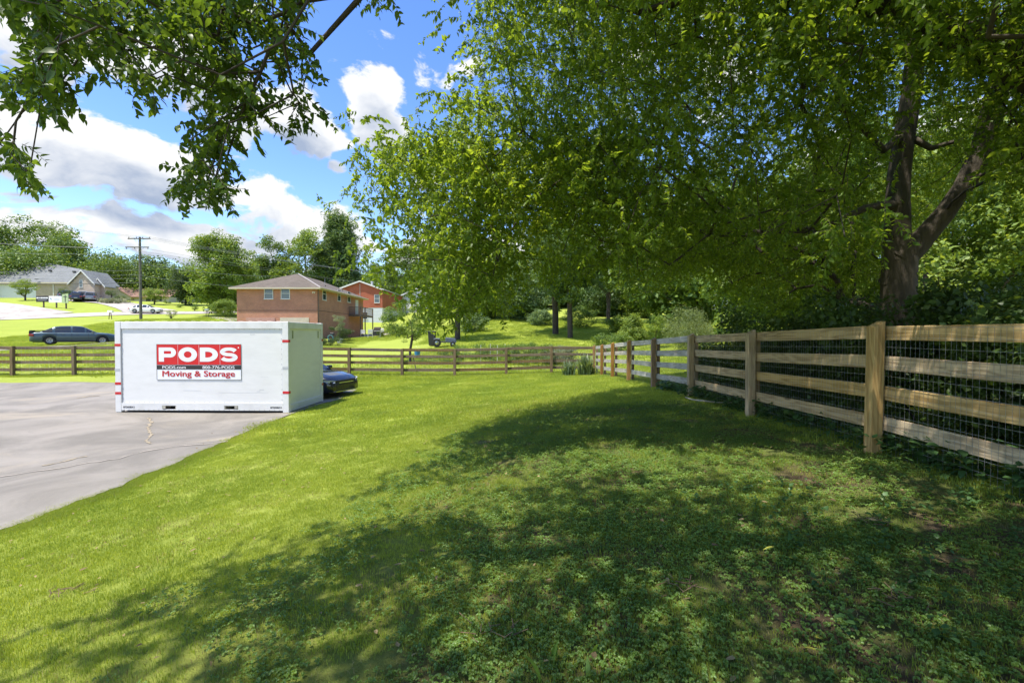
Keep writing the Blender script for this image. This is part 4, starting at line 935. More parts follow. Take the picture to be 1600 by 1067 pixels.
    MB().box(-xr * 1.006, -xr * .97, -.26, .26, .42, .55).build('number_plate', refl_grey, root)
    if open_trunk:
        MB().add([(-xr * .99, -h2 * .8, .71 * H), (-xr * .99, h2 * .8, .71 * H), (-xr * .66, h2 * .82, .735 * H), (-xr * .66, -h2 * .82, .735 * H), (-xr * 1.0, -h2 * .8, .755 * H), (-xr * 1.0, h2 * .8, .755 * H), (-xr * .66, h2 * .82, .765 * H), (-xr * .66, -h2 * .82, .765 * H)], [(0, 3, 2, 1), (4, 5, 6, 7), (0, 1, 5, 4), (1, 2, 6, 5), (2, 3, 7, 6), (3, 0, 4, 7)]).build('trunk_lid', mat('primer_black', (.03, .032, .034), .6), root)
        MB().box(-xr * 1.004, -xr * .93, -h2 * .8, h2 * .8, .53 * H, .71 * H).build('trunk_opening', plastic, root)
    return root
c_black = paint('paint_dark_blue_black', (.008, .009, .012), 1.0, .1, .25); c_teal = paint('paint_teal', (.030, .062, .078), .7, .35, .38); c_white = paint('paint_white', (.72, .73, .72), .6, 0, .35); c_navy = paint('paint_navy', (.02, .025, .05), .8); c_silver = paint('paint_silver', (.52, .54, .56), .6, .4); c_grey = paint('paint_grey', (.20, .21, .23), .6, .4)
c_maroon = paint('paint_light_blue', (.10, .14, .22), .7, .3)
car('parked_sedan', 'glossy dark sedan nosing out from behind the white storage container', 'car', -8.12, 16.55, R(-17), 4.88, 1.84, 1.40, c_black, ang=True)
car('teal_sedan', 'old dark teal sedan with a black trunk lid parked beyond the brown fence', 'car', PX(120, 34.6), 34.6, R(40), 4.85, 1.78, 1.38, c_teal, open_trunk=True, wheel=.31, z=G(PX(120, 34.6), 34.6) + .03)
car('white_sedan', 'white sedan driving on the far road behind the utility pole', 'car', PX(229, 80.5), 80.5, R(12), 4.7, 1.8, 1.45, c_white, z=G(PX(229, 80.5), 80.5) + .1, details=False)
sd = R(125)
car('navy_pickup', 'dark navy car with red tail lights, left of the vehicles outside the far garage', 'car', PX(123, 92), 92, sd, 4.9, 1.9, 1.7, c_navy, suv=True, details=False, z=G(PX(123, 92), 92) + .1)
car('blue_wagon', 'light blue wagon farthest back of the vehicles at the far garage', 'car', PX(114, 96.5), 96.5, R(60), 4.6, 1.85, 1.75, c_maroon, suv=True, details=False, z=G(PX(114, 96.5), 96.5) + .1)
car('silver_minivan', 'silver minivan parked in front of the far garage door', 'car', PX(133, 95), 95, sd, 5.0, 1.95, 1.8, c_silver, suv=True, details=False, z=G(PX(133, 95), 95) + .1)
car('grey_suv', 'grey sport utility vehicle parked right of the silver minivan', 'car', PX(144, 93.5), 93.5, sd, 4.7, 1.9, 1.75, c_grey, suv=True, details=False, z=G(PX(144, 93.5), 93.5) + .1)

# ================================================================== HOUSES
def brick_mat(name, c1, c2, mortar, scale=1.0):
    m, N, L, b = nodes_of(name); geo = N.new('ShaderNodeNewGeometry'); sp = N.new('ShaderNodeSeparateXYZ'); L.new(geo.outputs['Position'], sp.inputs[0]); ad = N.new('ShaderNodeMath'); L.new(sp.outputs['X'], ad.inputs[0]); L.new(sp.outputs['Y'], ad.inputs[1])
    cm = N.new('ShaderNodeCombineXYZ'); L.new(ad.outputs[0], cm.inputs[0]); L.new(sp.outputs['Z'], cm.inputs[1])
    t = N.new('ShaderNodeTexBrick'); t.inputs['Scale'].default_value = 1.0 / scale; t.inputs['Brick Width'].default_value = .215; t.inputs['Row Height'].default_value = .075; t.inputs['Mortar Size'].default_value = .010
    t.inputs['Color1'].default_value = tuple(c1) + (1,); t.inputs['Color2'].default_value = tuple(c2) + (1,); t.inputs['Mortar'].default_value = tuple(mortar) + (1,); L.new(cm.outputs[0], t.inputs['Vector'])
    n = N.new('ShaderNodeTexNoise'); n.inputs['Scale'].default_value = .9; n.inputs['Detail'].default_value = 7; L.new(geo.outputs['Position'], n.inputs['Vector']); mr = N.new('ShaderNodeMapRange'); mr.inputs[3].default_value = .70; mr.inputs[4].default_value = 1.28; L.new(n.outputs['Fac'], mr.inputs[0])
    hv = N.new('ShaderNodeHueSaturation'); L.new(mr.outputs[0], hv.inputs['Value']); L.new(t.outputs['Color'], hv.inputs['Color']); L.new(hv.outputs[0], b.inputs['Base Color']); b.inputs['Roughness'].default_value = .9
    bp = N.new('ShaderNodeBump'); bp.inputs['Strength'].default_value = .5; bp.inputs['Distance'].default_value = .01; L.new(t.outputs['Fac'], bp.inputs['Height']); bp.invert = True; L.new(bp.outputs[0], b.inputs['Normal']); return m
def shingle_mat(name, a, b_):
    m, N, L, b = nodes_of(name); geo = N.new('ShaderNodeNewGeometry'); sp = N.new('ShaderNodeSeparateXYZ'); L.new(geo.outputs['Position'], sp.inputs[0]); ad = N.new('ShaderNodeMath'); L.new(sp.outputs['X'], ad.inputs[0]); L.new(sp.outputs['Y'], ad.inputs[1])
    cm = N.new('ShaderNodeCombineXYZ'); L.new(ad.outputs[0], cm.inputs[0]); L.new(sp.outputs['Z'], cm.inputs[1])
    t = N.new('ShaderNodeTexBrick'); t.inputs['Scale'].default_value = 1; t.inputs['Brick Width'].default_value = .35; t.inputs['Row Height'].default_value = .075; t.inputs['Mortar Size'].default_value = .006; t.inputs['Color1'].default_value = tuple(a) + (1,); t.inputs['Color2'].default_value = tuple(b_) + (1,); t.inputs['Mortar'].default_value = tuple(x * .55 for x in a) + (1,)
    L.new(cm.outputs[0], t.inputs['Vector']); n = N.new('ShaderNodeTexNoise'); n.inputs['Scale'].default_value = .5; n.inputs['Detail'].default_value = 8; n.inputs['Roughness'].default_value = .7; L.new(geo.outputs['Position'], n.inputs['Vector']); mr = N.new('ShaderNodeMapRange'); mr.inputs[3].default_value = .6; mr.inputs[4].default_value = 1.35; L.new(n.outputs['Fac'], mr.inputs[0])
    hv = N.new('ShaderNodeHueSaturation'); L.new(mr.outputs[0], hv.inputs['Value']); L.new(t.outputs['Color'], hv.inputs['Color']); L.new(hv.outputs[0], b.inputs['Base Color']); b.inputs['Roughness'].default_value = .95; return m
siding = mat('white_siding', (.70, .71, .72), .6, var=.04, scale=2); trim_w = mat('white_trim', (.66, .65, .61), .55, var=.06, scale=6); trim_tan = mat('tan_trim', (.52, .45, .33), .6, var=.08, scale=5); beige = mat('beige_wall', (.55, .50, .40), .8, var=.06, scale=3)
win_glass = mat('house_glass', (.05, .065, .075), .08, spec=.8); curtain = mat('curtain', (.35, .36, .35), .8)
def window(parent, c, w, h, face='-y', frame=None, arched=False, blind=.0):
    """double-hung window standing 4 cm proud of the wall whose outer face holds point c"""
    frame = frame or trim_w; t = .06
    def B(mb, a0, a1, d0, d1, z0, z1):   # a along the wall, d outwards
        if face == '-y': mb.box(c[0] + a0, c[0] + a1, c[1] - d1, c[1] - d0, c[2] + z0, c[2] + z1)
        elif face == '+x': mb.box(c[0] + d0, c[0] + d1, c[1] + a0, c[1] + a1, c[2] + z0, c[2] + z1)
    mb = MB(); B(mb, -w / 2, -w / 2 + t, .001, .05, 0, h); B(mb, w / 2 - t, w / 2, .001, .05, 0, h); B(mb, -w / 2 + t, w / 2 - t, .001, .05, h - t, h);
    f = mb.build('window', frame, parent); mb = MB(); B(mb, -w / 2 - .04, w / 2 + .04, .0015, .09, -.07, -.001); mb.build('sill', frame, f); mb = MB(); B(mb, -w / 2 + t, w / 2 - t, .02, .045, h * .49, h * .49 + .05); mb.build('sash', frame, f); mb = MB(); B(mb, -w / 2 + t, w / 2 - t, .004, .04, .0, .04); mb.build('sash', frame, f)
    mb = MB(); B(mb, -w / 2 + t, w / 2 - t, .006, .016, .04, h * .49); B(mb, -w / 2 + t, w / 2 - t, .006, .016, h * .49 + .05, h - t); mb.build('pane', win_glass, f)
    if arched:
        mb = MB(); n = 10; poly = [(w / 2 * math.cos(math.pi * i / n), w / 2 * math.sin(math.pi * i / n)) for i in range(n + 1)]
        if face == '-y': mb.prism([(c[0] + a, c[2] + h + b) for a, b in poly], 'y', c[1] - .05, c[1] - .001)
        mb.build('arch', frame, f); mb = MB(); mb.prism([(c[0] + a * .78, c[2] + h + .02 + b * .78) for a, b in poly], 'y', c[1] - .056, c[1] - .0505); mb.build('arch_pane', win_glass, f)
    return f
def hip_roof(parent, x0, x1, y0, y1, ze, zr, m, ov=.5, name='roof', ridge=None, along='y'):
    a0, a1, b0, b1 = x0 - ov, x1 + ov, y0 - ov, y1 + ov; th = .16
    if along == 'y': h = (a1 - a0) / 2; r0 = ((a0 + a1) / 2, b0 + (ridge[0] if ridge else h)); r1 = ((a0 + a1) / 2, b1 - (ridge[1] if ridge else h))
    else: h = (b1 - b0) / 2; r0 = (a0 + (ridge[0] if ridge else h), (b0 + b1) / 2); r1 = (a1 - (ridge[1] if ridge else h), (b0 + b1) / 2)
    V = [(a0, b0, ze), (a1, b0, ze), (a1, b1, ze), (a0, b1, ze), (r0[0], r0[1], zr), (r1[0], r1[1], zr)]
    F = [(0, 1, 4), (1, 2, 5, 4), (2, 3, 5), (3, 0, 4, 5), (0, 3, 2, 1)] if along == 'y' else [(0, 1, 5, 4), (1, 2, 5), (2, 3, 4, 5), (3, 0, 4), (0, 3, 2, 1)]
    return MB().add(V, F).build(name, m, parent), (a0, a1, b0, b1)
# ---- brick house beyond the container
brick1 = brick_mat('salmon_brick', (.50, .195, .105), (.41, .155, .085), (.42, .29, .21)); roof1 = shingle_mat('brown_shingle', (.11, .088, .064), (.15, .122, .092))
HX0, HX1, HY0, HY1 = -30.2, -21.35, 50.0, 65.3; HE = 6.62; HB = .9
h1 = thing('brick_house', 'two-storey salmon brick house with brown hip roof right behind the container', 'house', ((HX0 + HX1) / 2, (HY0 + HY1) / 2, HB)); ho = Vector(h1.location)
def rel(mb, o=ho): mb.v = [(a - o.x, b - o.y, c - o.z) for a, b, c in mb.v]; return mb
class MR(MB):
    def __init__(s, o): super().__init__(); s.o = o
    def build(s, *a, **k): s.v = [(p[0] - s.o.x, p[1] - s.o.y, p[2] - s.o.z) for p in s.v]; return super().build(*a, **k)
def H(): return MR(ho)
ZB = EYE + 37 * 50 / FPX
H().box(HX0, HX1, HY0, HY1, HB - .4, HE - .12).build('wall', brick1, h1)
H().box(HX0 - .012, HX1 + .012, HY0 - .012, HY1 - .02, ZB - .035, ZB + .015).build('band_course', mat('band_dark', (.14, .08, .06), .9), h1)
rf, e = hip_roof(h1, HX0 - ho.x, HX1 - ho.x, HY0 - ho.y, HY1 - ho.y, HE - ho.z, 8.72 - ho.z, roof1, .55, ridge=(5.0, 5.0))
fa = MB(); a0, a1, b0, b1 = e; z0 = HE - ho.z
fa.box(a0, a1, b0 - .02, b0 + .0, z0 - .17, z0 - .005); fa.box(a1, a1 + .02, b0, b1, z0 - .17, z0 - .005); fa.box(a0 - .02, a0, b0, b1, z0 - .17, z0 - .005); fa.build('fascia', trim_tan, h1)
MB().box(a0 + .01, a1 - .01, b0 + .01, b1 - .01, z0 - .16, z0 - .10).build('soffit', trim_tan, h1)
MB().tube([(a1 + .07, b0, z0 - .03), (a1 + .07, b1, z0 - .06)], .06, 6).build('gutter', trim_tan, h1)
MB().tube([(a1 - .0, b0, z0 + .02), (a1 - .0 - 4.7, b0 + 5.0, 8.74 - ho.z)], .05, 5).build('ridge_cap', mat('ridge_grey', (.42, .38, .36), .9), rf)
for yy in (54.5, 60, 62.3): H().tube([(-22.3, yy, 6.7), (-22.3, yy, 7.35)], .07, 8).build('roof_vent', plastic, rf)
H().tube([(-23.6, 57.5, 7.5), (-23.6, 57.5, 8.5)], .025, 5).build('antenna_mast', steel, rf)
def W1(u, vt, vb, wp): z0 = P(u, vb, HY0).z; z1 = P(u, vt, HY0).z; return window(h1, (PX(u, HY0) - ho.x, HY0 - ho.y, z0 - ho.z), wp / FPX * HY0, z1 - z0)
W1(420.6, 450.5, 467, 14); W1(446.7, 450.5, 467, 14)
for (u, v, w) in ((507, 464, 1.0), (530, 466, 1.0), (545.5, 470, 1.1)):
    Yw = HX1 / ((u - 800) / FPX); Z = P(u, v, Yw).z; window(h1, (HX1 - ho.x, Yw - ho.y, Z - ho.z - (.35 if v < 470 else .2)), w, 1.35, '+x')
Yd = HX1 / ((557.5 - 800) / FPX); dz_ = HB + 2.62
H().box(HX1 + .002, HX1 + .05, Yd - .55, Yd + .55, ZB - .02, ZB + 2.1).build('balcony_door', trim_w, h1)
for (u0, u1) in ((385, 430), (438, 483)):
    z1 = P(u0, 496.3, HY0).z; o_ = H().box(PX(u0, HY0), PX(u1, HY0), HY0 - .05, HY0 - .002, HB - .2, z1).build('garage_door', trim_tan if u0 > 400 else mat('garage_rose', (.45, .25, .19), .7), h1)
    for k in range(4): H().box(PX(u0, HY0) + .12, PX(u1, HY0) - .12, HY0 - .062, HY0 - .0505, HB + .1 + k * .55, HB + .58 + k * .55).build('garage_panel', o_.data.materials[0], o_)
for sx_ in (-.09, .09): 
    H().lathe([(.02, 0), (.09, .12), (.09, .16)], 8, (HX1 - .35 + sx_, HY0 - .14, HE - .62)).build('flood_light', trim_w, h1)
H().tube([(HX1 + .06, HY0 + .12, HB), (HX1 + .06, HY0 + .12, HE - .2)], .045, 6).build('downspout', mat('brown_metal', (.18, .12, .09), .5), h1)
# balcony deck on the shaded side
dy0 = HX1 / ((545 - 800) / FPX); dk_z = ZB + .0; wood_dk = wood_mat('deck_wood', (.10, .075, .055), (.17, .13, .10), (.05, .04, .03))
dkx = HX1 + 1.5
for k in range(12): H().box(HX1 + .01 + k * .125, HX1 + .125 + k * .125, dy0, HY1 - .3, dk_z - .1, dk_z - .06).build('deck_plank', wood_dk, h1)
H().box(HX1 + .0, dkx + .05, dy0 - .05, dy0, dk_z - .3, dk_z - .05).build('deck_beam', wood_dk, h1); H().box(dkx, dkx + .05, dy0, HY1 - .3, dk_z - .3, dk_z - .05).build('deck_beam', wood_dk, h1)
for (xx, yy) in ((dkx, dy0 + .1), (dkx, dy0 + 2), (dkx, HY1 - .4)): H().box(xx - .06, xx + .06, yy - .06, yy + .06, HB - .3, dk_z + 1.0).build('deck_post', wood_dk, h1)
H().box(dkx - .02, dkx + .02, dy0, HY1 - .3, dk_z + .92, dk_z + .98).build('hand_rail', wood_dk, h1); H().box(HX1, dkx, dy0 - .02, dy0 + .02, dk_z + .92, dk_z + .98).build('hand_rail', wood_dk, h1)
bal = H()
for k in range(26): yy = dy0 + .1 + k * (HY1 - dy0 - .5) / 26; bal.box(dkx - .015, dkx + .015, yy, yy + .03, dk_z - .05, dk_z + .92)
for k in range(11): xx = HX1 + .08 + k * .13; bal.box(xx, xx + .03, dy0 - .015, dy0 + .015, dk_z - .05, dk_z + .92)
bal.build('balusters', wood_dk, h1)
pt = [(HX1 + .1, dy0 - 2), (HX1 + 3.6, dy0 - 1.5), (HX1 + 5.5, HY1), (HX1 + .1, HY1 + .5)]
sheet('patio', pt, mat('patio_slab', (.34, .30, .26), .9, var=.2, scale=2), .04, 2.0)
# ---- second house, red brick over white siding
brick2 = brick_mat('red_brick', (.46, .105, .050), (.38, .085, .042), (.34, .14, .09)); roof2 = shingle_mat('light_grey_shingle', (.30, .30, .31), (.38, .38, .39))
def gable_house(name, label, x0, x1, y0, y1, zb, ze, zr, wall, roof_m, zsplit=None, low=None, ov=.35, raker=None, cat='house'):
    o = Vector(((x0 + x1) / 2, (y0 + y1) / 2, zb)); r = thing(name, label, cat, o); M = lambda: MR(o); zm = zsplit or zb - .5
    if zsplit: M().box(x0, x1, y0, y1, zb - .5, zsplit).build('lower_wall', low, r)
    w = M(); xm = (x0 + x1) / 2; w.prism([(x0 - (.03 if zsplit else 0), zm), (x1 + (.03 if zsplit else 0), zm), (x1 + (.03 if zsplit else 0), ze), (xm, zr - .05), (x0 - (.03 if zsplit else 0), ze)], 'y', y0 - (.03 if zsplit else 0), y1); w.build('wall', wall, r)
    sl = (zr - ze) / (xm - x0); t = .14; m_ = M(); a0 = x0 - ov; zl = ze - ov * sl
    m_.prism([(a0, zl), (xm, zr), (2 * xm - a0, zl), (2 * xm - a0, zl + t), (xm, zr + t), (a0, zl + t)], 'y', y0 - ov, y1 + ov); rf_ = m_.build('roof', roof_m, r)
    m_ = M(); m_.prism([(a0 - .02, zl - .10), (xm, zr - .08), (2 * xm - a0 + .02, zl - .10), (2 * xm - a0 + .02, zl + t + .02), (xm, zr + t + .03), (a0 - .02, zl + t + .02)], 'y', y0 - ov - .05, y0 - ov - .004); m_.build('rake_board', raker or trim_w, r)
    return r, o, rf_
r2, o2, rf2 = gable_house('red_house', 'red brick gabled house over white siding standing farther up the slope', -29.7, -22.2, 78, 92, 3.3, 9.15, 10.5, brick2, roof2, EYE + 41 * 78 / FPX, siding)
for k in range(11): MR(o2).box(-29.7, -22.2, 77.985, 77.9985, 3.4 + k * .24, 3.415 + k * .24).build('lap_line', refl_grey, r2)
MR(o2).lathe([(.18, 0), (.18, .45), (.24, .46), (.24, .6), (0, .62)], 10, (-24.4, 79.5, 10.1)).build('flue', trim_w, rf2); MR(o2).box(-23.4, -22.9, 79, 79.4, 9.9, 10.3).build('vent_cap', trim_w, rf2)
window(r2, (-23.1 - o2.x, 77.96 - o2.y, 6.9 - o2.z), .9, 1.4); window(r2, (-25.2 - o2.x, 78 - o2.y, 4.1 - o2.z), 1.0, 1.2); window(r2, (-27.0 - o2.x, 78 - o2.y, 4.1 - o2.z), 1.0, 1.2); MR(o2).tube([(-26.0, 77.93, 8.0), (-26.0, 77.93, 10.2)], .03, 5).build('conduit', trim_w, r2)
r3, o3, rf3 = gable_house('grey_roof_house', 'house with light grey roof just showing right of the red gable', -22.5, -16, 92, 104, 5.5, 9.2, 10.6, siding, roof2)
# ---- big tan brick house at the far left
tan = brick_mat('tan_brick', (.46, .36, .27), (.38, .28, .21), (.48, .42, .35), 1.0); roof4 = shingle_mat('grey_shingle', (.16, .168, .165), (.21, .218, .212))
YB = 100.0; def_z = 9.0
ox = PX(70, YB); o4 = Vector((ox, YB + 8, 9.0)); h4 = thing('tan_brick_house', 'large tan brick house with broad grey roof and arched windows at far left', 'house', o4)
M4 = lambda: MR(o4)
ze = P(60, 441.5, YB).z
M4().box(PX(-60, YB), PX(57.5, YB), YB + .2, YB + 16, 8.0, ze - .3).build('siding_wall', siding, h4)
M4().box(PX(57.5, YB), PX(111, YB), YB, YB + 4, 8.0, ze - .3).build('wall', tan, h4)
M4().box(PX(84.6, YB), PX(85.8, YB), YB - .12, YB - .01, 8.6, ze - .3).build('downspout', trim_w, h4)
# main roof: eave line to ridge, hipped at the left
rx0, rx1 = PX(-75, YB), PX(118, YB); zr = P(71, 411, YB + 8).z
M4().add([(rx0, YB - .5, ze), (rx1, YB - .5, ze), (PX(140, YB + 13), YB + 13, ze), (rx0, YB + 17, ze), (PX(70, YB + 8), YB + 8, zr), (PX(78, YB + 8), YB + 8.2, zr), (PX(104, YB + 4), YB + 4, P(110, 421.5, YB + 4).z), (PX(142, YB + 4), YB + 4, P(110, 423.5, YB + 4).z)],
         [(0, 1, 6, 4), (1, 7, 6), (1, 2, 7), (2, 5, 7), (7, 5, 6), (6, 5, 4), (2, 3, 4, 5), (3, 0, 4), (0, 3, 2, 1)]).build('roof', roof4, h4)
M4().box(rx0, rx1, YB - .56, YB - .505, ze - .30, ze - .0).build('fascia', trim_tan, h4)
def gable_front(u0, ua, u1, ve, va, vb, Y, depth, wall, xside=None):
    x0, xa, x1 = PX(u0, Y), PX(ua, Y), PX(u1, Y); e_ = P(ua, ve, Y).z; a_ = P(ua, va, Y).z; b_ = 8.0
    M4().prism([(x0, b_), (x1, b_), (x1, e_), (xa, a_), (x0, e_)], 'y', Y, Y + depth).build('gable_wall', wall, h4)
    ov = .35; t = .15; s0 = (a_ - e_) / (xa - x0); p_ = [(x0 - ov, e_ - ov * s0 + .1), (xa, a_ + .1), (x1 + ov, e_ - ov * s0 + .1), (x1 + ov, e_ - ov * s0 + .1 + t), (xa, a_ + .1 + t), (x0 - ov, e_ - ov * s0 + .1 + t)]
    M4().prism(p_, 'y', Y - ov, Y + depth).build('gable_roof', roof4, h4)
    q_ = [(a, b - (.18 if i < 3 else -.01)) for i, (a, b) in enumerate(p_)]; M4().prism(q_, 'y', Y - ov - .05, Y - ov - .004).build('rake_board', trim_w, h4)
gable_front(111, 130.3, 149, 443, 423.5, 470, YB - 2, 6, tan); gable_front(147, 156, 165, 447, 436.5, 470, YB - .5, 2.5, tan)
window(h4, (PX(128, YB - 2) - o4.x, YB - 2 - o4.y, P(128, 449, YB - 2).z - o4.z), .75, 1.3, arched=True); window(h4, (PX(155.5, YB - .5) - o4.x, YB - .5 - o4.y, P(155, 462, YB).z - o4.z), .7, 1.2, arched=True)
gd = M4().box(PX(113, YB - 2), PX(143, YB - 2), YB - 2.06, YB - 2.002, 8.4, P(128, 457.3, YB - 2).z).build('garage_door', trim_w, h4)
for k in range(8): M4().box(PX(114.6 + k * 3.5, YB - 2), PX(116.6 + k * 3.5, YB - 2), YB - 2.075, YB - 2.062, P(128, 459.3, YB - 2).z, P(128, 458.1, YB - 2).z).build('garage_pane', win_glass, gd)
for (u, v) in ((65, 414), (78.5, 423), (116, 424.5)):
    p_ = P(u, v, YB + 3 if v > 420 else YB + 6); M4().cbox(p_, (.55, .4, .3)).build('roof_vent', plastic, h4)
ds = M4(); ds.lathe([(0.02, 0), (.3, .06), (.42, .16)], 14, P(57, 437, YB - .8)); ds.build('satellite_dish', plastic, h4)
# ---- low beige house
YL = 115.0
x0, x1 = PX(182, YL), PX(205.5, YL); oL = Vector((PX(215, YL), YL + 6, 9.0)); hL = thing('beige_bungalow', 'low beige bungalow with brown roof behind the utility pole', 'house', oL); ML = lambda: MR(oL)
e_ = P(205, 463, YL).z; rz2 = P(200, 453, YL + 4).z
ML().box(PX(166, YL), PX(206, YL), YL + .01, YL + 12, 8, e_).build('wall', beige, hL); ML().box(PX(206, YL), PX(262, YL), YL + .6, YL + 12, 8, e_ - .05).build('wall', beige, hL)
ML().add([(PX(166, YL), YL - .0, 8), (PX(206, YL), YL - .0, 8), (PX(206, YL), YL - .0, e_), (PX(183, YL), YL - .0, rz2 + .3), (PX(166, YL), YL - .0, e_ + .6)], [(0, 1, 2, 3, 4)]).build('gable_wall', beige, hL, fix=False)
ML().add([(PX(182, YL), YL - .4, rz2 + .4), (PX(208, YL), YL - .4, e_ - .1), (PX(265, YL), YL + .1, e_ - .1), (PX(262, YL), YL + 6, rz2 + .2), (PX(186, YL), YL + 6, rz2 + .5), (PX(182, YL), YL - .4, rz2 + .25), (PX(208, YL), YL - .4, e_ - .25), (PX(265, YL), YL + .1, e_ - .25)], [(0, 1, 2, 3, 4), (0, 5, 6, 1), (1, 6, 7, 2)]).build('roof', shingle_mat('rust_shingle', (.26, .15, .11), (.32, .20, .15)), hL, fix=False)
ML().box(PX(208, YL), PX(219, YL), YL + .52, YL + .598, 8.2, e_ - .5).build('garage_door', trim_w, hL)
for u in (229.5, 237, 249): ML().box(PX(u - 1.6, YL), PX(u + 1.6, YL), YL + .54, YL + .598, 9.9, e_ - .35).build('window', win_glass, hL)
for u in (226.8, 232.2): ML().box(PX(u - .6, YL), PX(u + .6, YL), YL + .53, YL + .598, 9.8, e_ - .3).build('shutter', plastic, hL)
# ---- pale house half hidden at the right
rX0, rX1 = PX(1108, 75), PX(1190, 75); r5, o5, rf5 = gable_house('pale_roof_house', 'pale grey roofed house glimpsed through the leaves above the right fence', rX0, rX1, 75, 90, 5.0, 7.0, 10.2, siding, mat('pale_shingle', (.5, .47, .46), .9, var=.1, scale=3), ov=.5)
window(r5, (PX(1125, 75) - o5.x, 75 - o5.y, 5.4 - o5.z), 1.6, 1.2)

# ================================================================== ROADSIDE THINGS
pole_m = mat('pole_wood', (.13, .12, .095), .9, var=.25, scale=3, bump=.5, bscale=20); PYp = 57.0; ppx = PX(220.5, PYp); pz = G(ppx, PYp); ztop = P(220, 370.5, PYp).z
up = thing('utility_pole', 'tall wooden utility pole with two crossarms rising behind the container', 'utility pole', (ppx, PYp, pz)); hh_ = ztop - pz
MB().tube([(0, 0, -.5), (0, 0, hh_)], [.17, .12], 12).build('pole', pole_m, up)
A1z = P(220, 373.5, PYp).z - pz; A2z = P(220, 386.8, PYp).z - pz; arms = []
for (za, xa, xb) in ((A1z, -1.35, 1.45), (A2z, -1.65, 1.25)):
    a = MB().box(xa, xb, -.22, -.125, za - .06, za + .06).build('crossarm', pole_m, up); MB().tube([(-.6, -.15, za - .06), (-.05, -.15, za - .55)], .02, 4).build('brace', steel, a); MB().tube([(.6, -.15, za - .06), (.05, -.15, za - .55)], .02, 4).build('brace', steel, a)
    for k in range(4):
        xx = xa + .12 + k * (xb - xa - .24) / 3; xx = xx + (.12 if k == 1 else 0)
        s_ = 1 if za == A1z else -1; MB().lathe([(.02, 0), (.05, .05), (.03, .08), (.05, .13), (.02, .17)] if s_ > 0 else [(.02, 0), (.05, -.05), (.03, -.08), (.05, -.13), (.02, -.17)], 8, (xx, -.17, za + s_ * .061)).build('insulator', plastic, a)
        arms.append(Vector((ppx + xx, PYp - .17, pz + za + s_ * .22)))
wirem = mat('cable_black', (.03, .03, .032), .6); wireg = mat('cable_grey', (.16, .17, .18), .5)
def span(parent, a, b, sag, r, m):
    pts = []; a = Vector(a); b = Vector(b)
    for i in range(17):
        t = i / 16; p = a.lerp(b, t); p.z -= sag * 4 * t * (1 - t); pts.append(p - Vector(parent.location))
    MB().tube(pts, r, 4, cap=False).build('wire', m, parent)
pl = thing('overhead_wires', 'overhead wires running from the utility pole off to the left', 'power line', arms[0])
pr = thing('overhead_wires', 'overhead wires sloping from the utility pole down towards the trees', 'power line', arms[3])
for k in range(4): span(pl, arms[k], (-92, 38 + k * .9, 20.0 - .0 * k), 1.0,   .011, wireg); span(pr, arms[k], (-6, 150 + k * 1.0, 19.0), 1.4, .013, wireg)
for k in (4, 7): span(pl, arms[k], (-92, 46 + k * .3, 15.0), .9, .013, wireg); span(pr, arms[k], (-8, 150 + k, 15.0), 1.0, .013, wireg)
span(pl, (ppx, PYp - .15, P(220, 397.5, PYp).z), (-92, 52, 12.6), .6, .013, wireg)
p3 = thing('overhead_wires', 'parallel wires crossing in front of the tan brick house roof', 'power line', (-60, 60, 9))
for v0, v1, r in ((424, 424, .012), (429, 431.5, .012), (433.5, 437, .012), (443, 443.5, .032)): span(p3, P(-60, v0, 60), P(221, v1 - 2, PYp - .15), .15, r, wirem if r > .03 else wireg)
for v0, v1 in ((403, 431), (421, 449)): span(pr, P(221, v0 + 10, PYp - .2), P(470, v1, 90), .6, .02, wireg)
# roadside signs
YS = 80.0
sgn = thing('church_sign', 'three joined sign boards beside the road, black, white and green with a cross', 'sign', (PX(82, YS), YS, G(PX(82, YS), YS))); so = Vector(sgn.location); MS = lambda: MR(so)
sb = mat('sign_matt_black', (.02, .02, .02), .6); sgreen = mat('sign_pale_green', (.42, .52, .27), .6); wood_post = mat('sign_post_wood', (.10, .07, .05), .9)
pbk = MS().box(PX(57.3, YS), PX(76.8, YS), YS, YS + .06, P(60, 471.8, YS).z, P(60, 462.3, YS).z).build('black_board', sb, sgn)
pw = MS().box(PX(77.2, YS), PX(97.2, YS), YS, YS + .06, P(60, 472.6, YS).z, P(60, 462.7, YS).z).build('white_board', signw, sgn)
pg = MS().add([(PX(98, YS), YS, P(60, 473.4, YS).z), (PX(107.5, YS), YS, P(60, 473.6, YS).z), (PX(107.5, YS), YS, P(60, 458.5, YS).z), (PX(98, YS), YS, P(60, 460, YS).z), (PX(98, YS), YS + .06, P(60, 473.4, YS).z), (PX(107.5, YS), YS + .06, P(60, 473.6, YS).z), (PX(107.5, YS), YS + .06, P(60, 458.5, YS).z), (PX(98, YS), YS + .06, P(60, 460, YS).z)], [(0, 1, 2, 3), (7, 6, 5, 4), (0, 4, 5, 1), (1, 5, 6, 2), (2, 6, 7, 3), (3, 7, 4, 0)]).build('green_board', sgreen, sgn)
for u in (68, 88, 103): MS().box(PX(u - .8, YS), PX(u + .8, YS), YS + .062, YS + .2, so.z - .6, P(60, 466, YS).z).build('sign_post', wood_post, sgn)
MS().box(PX(102.4, YS), PX(103.4, YS), YS - .02, YS - .002, P(60, 472, YS).z, P(60, 461, YS).z).build('cross', sb, pg); MS().box(PX(99.8, YS), PX(106, YS), YS - .021, YS - .003, P(60, 464, YS).z, P(60, 463.2, YS).z).build('cross', sb, pg)
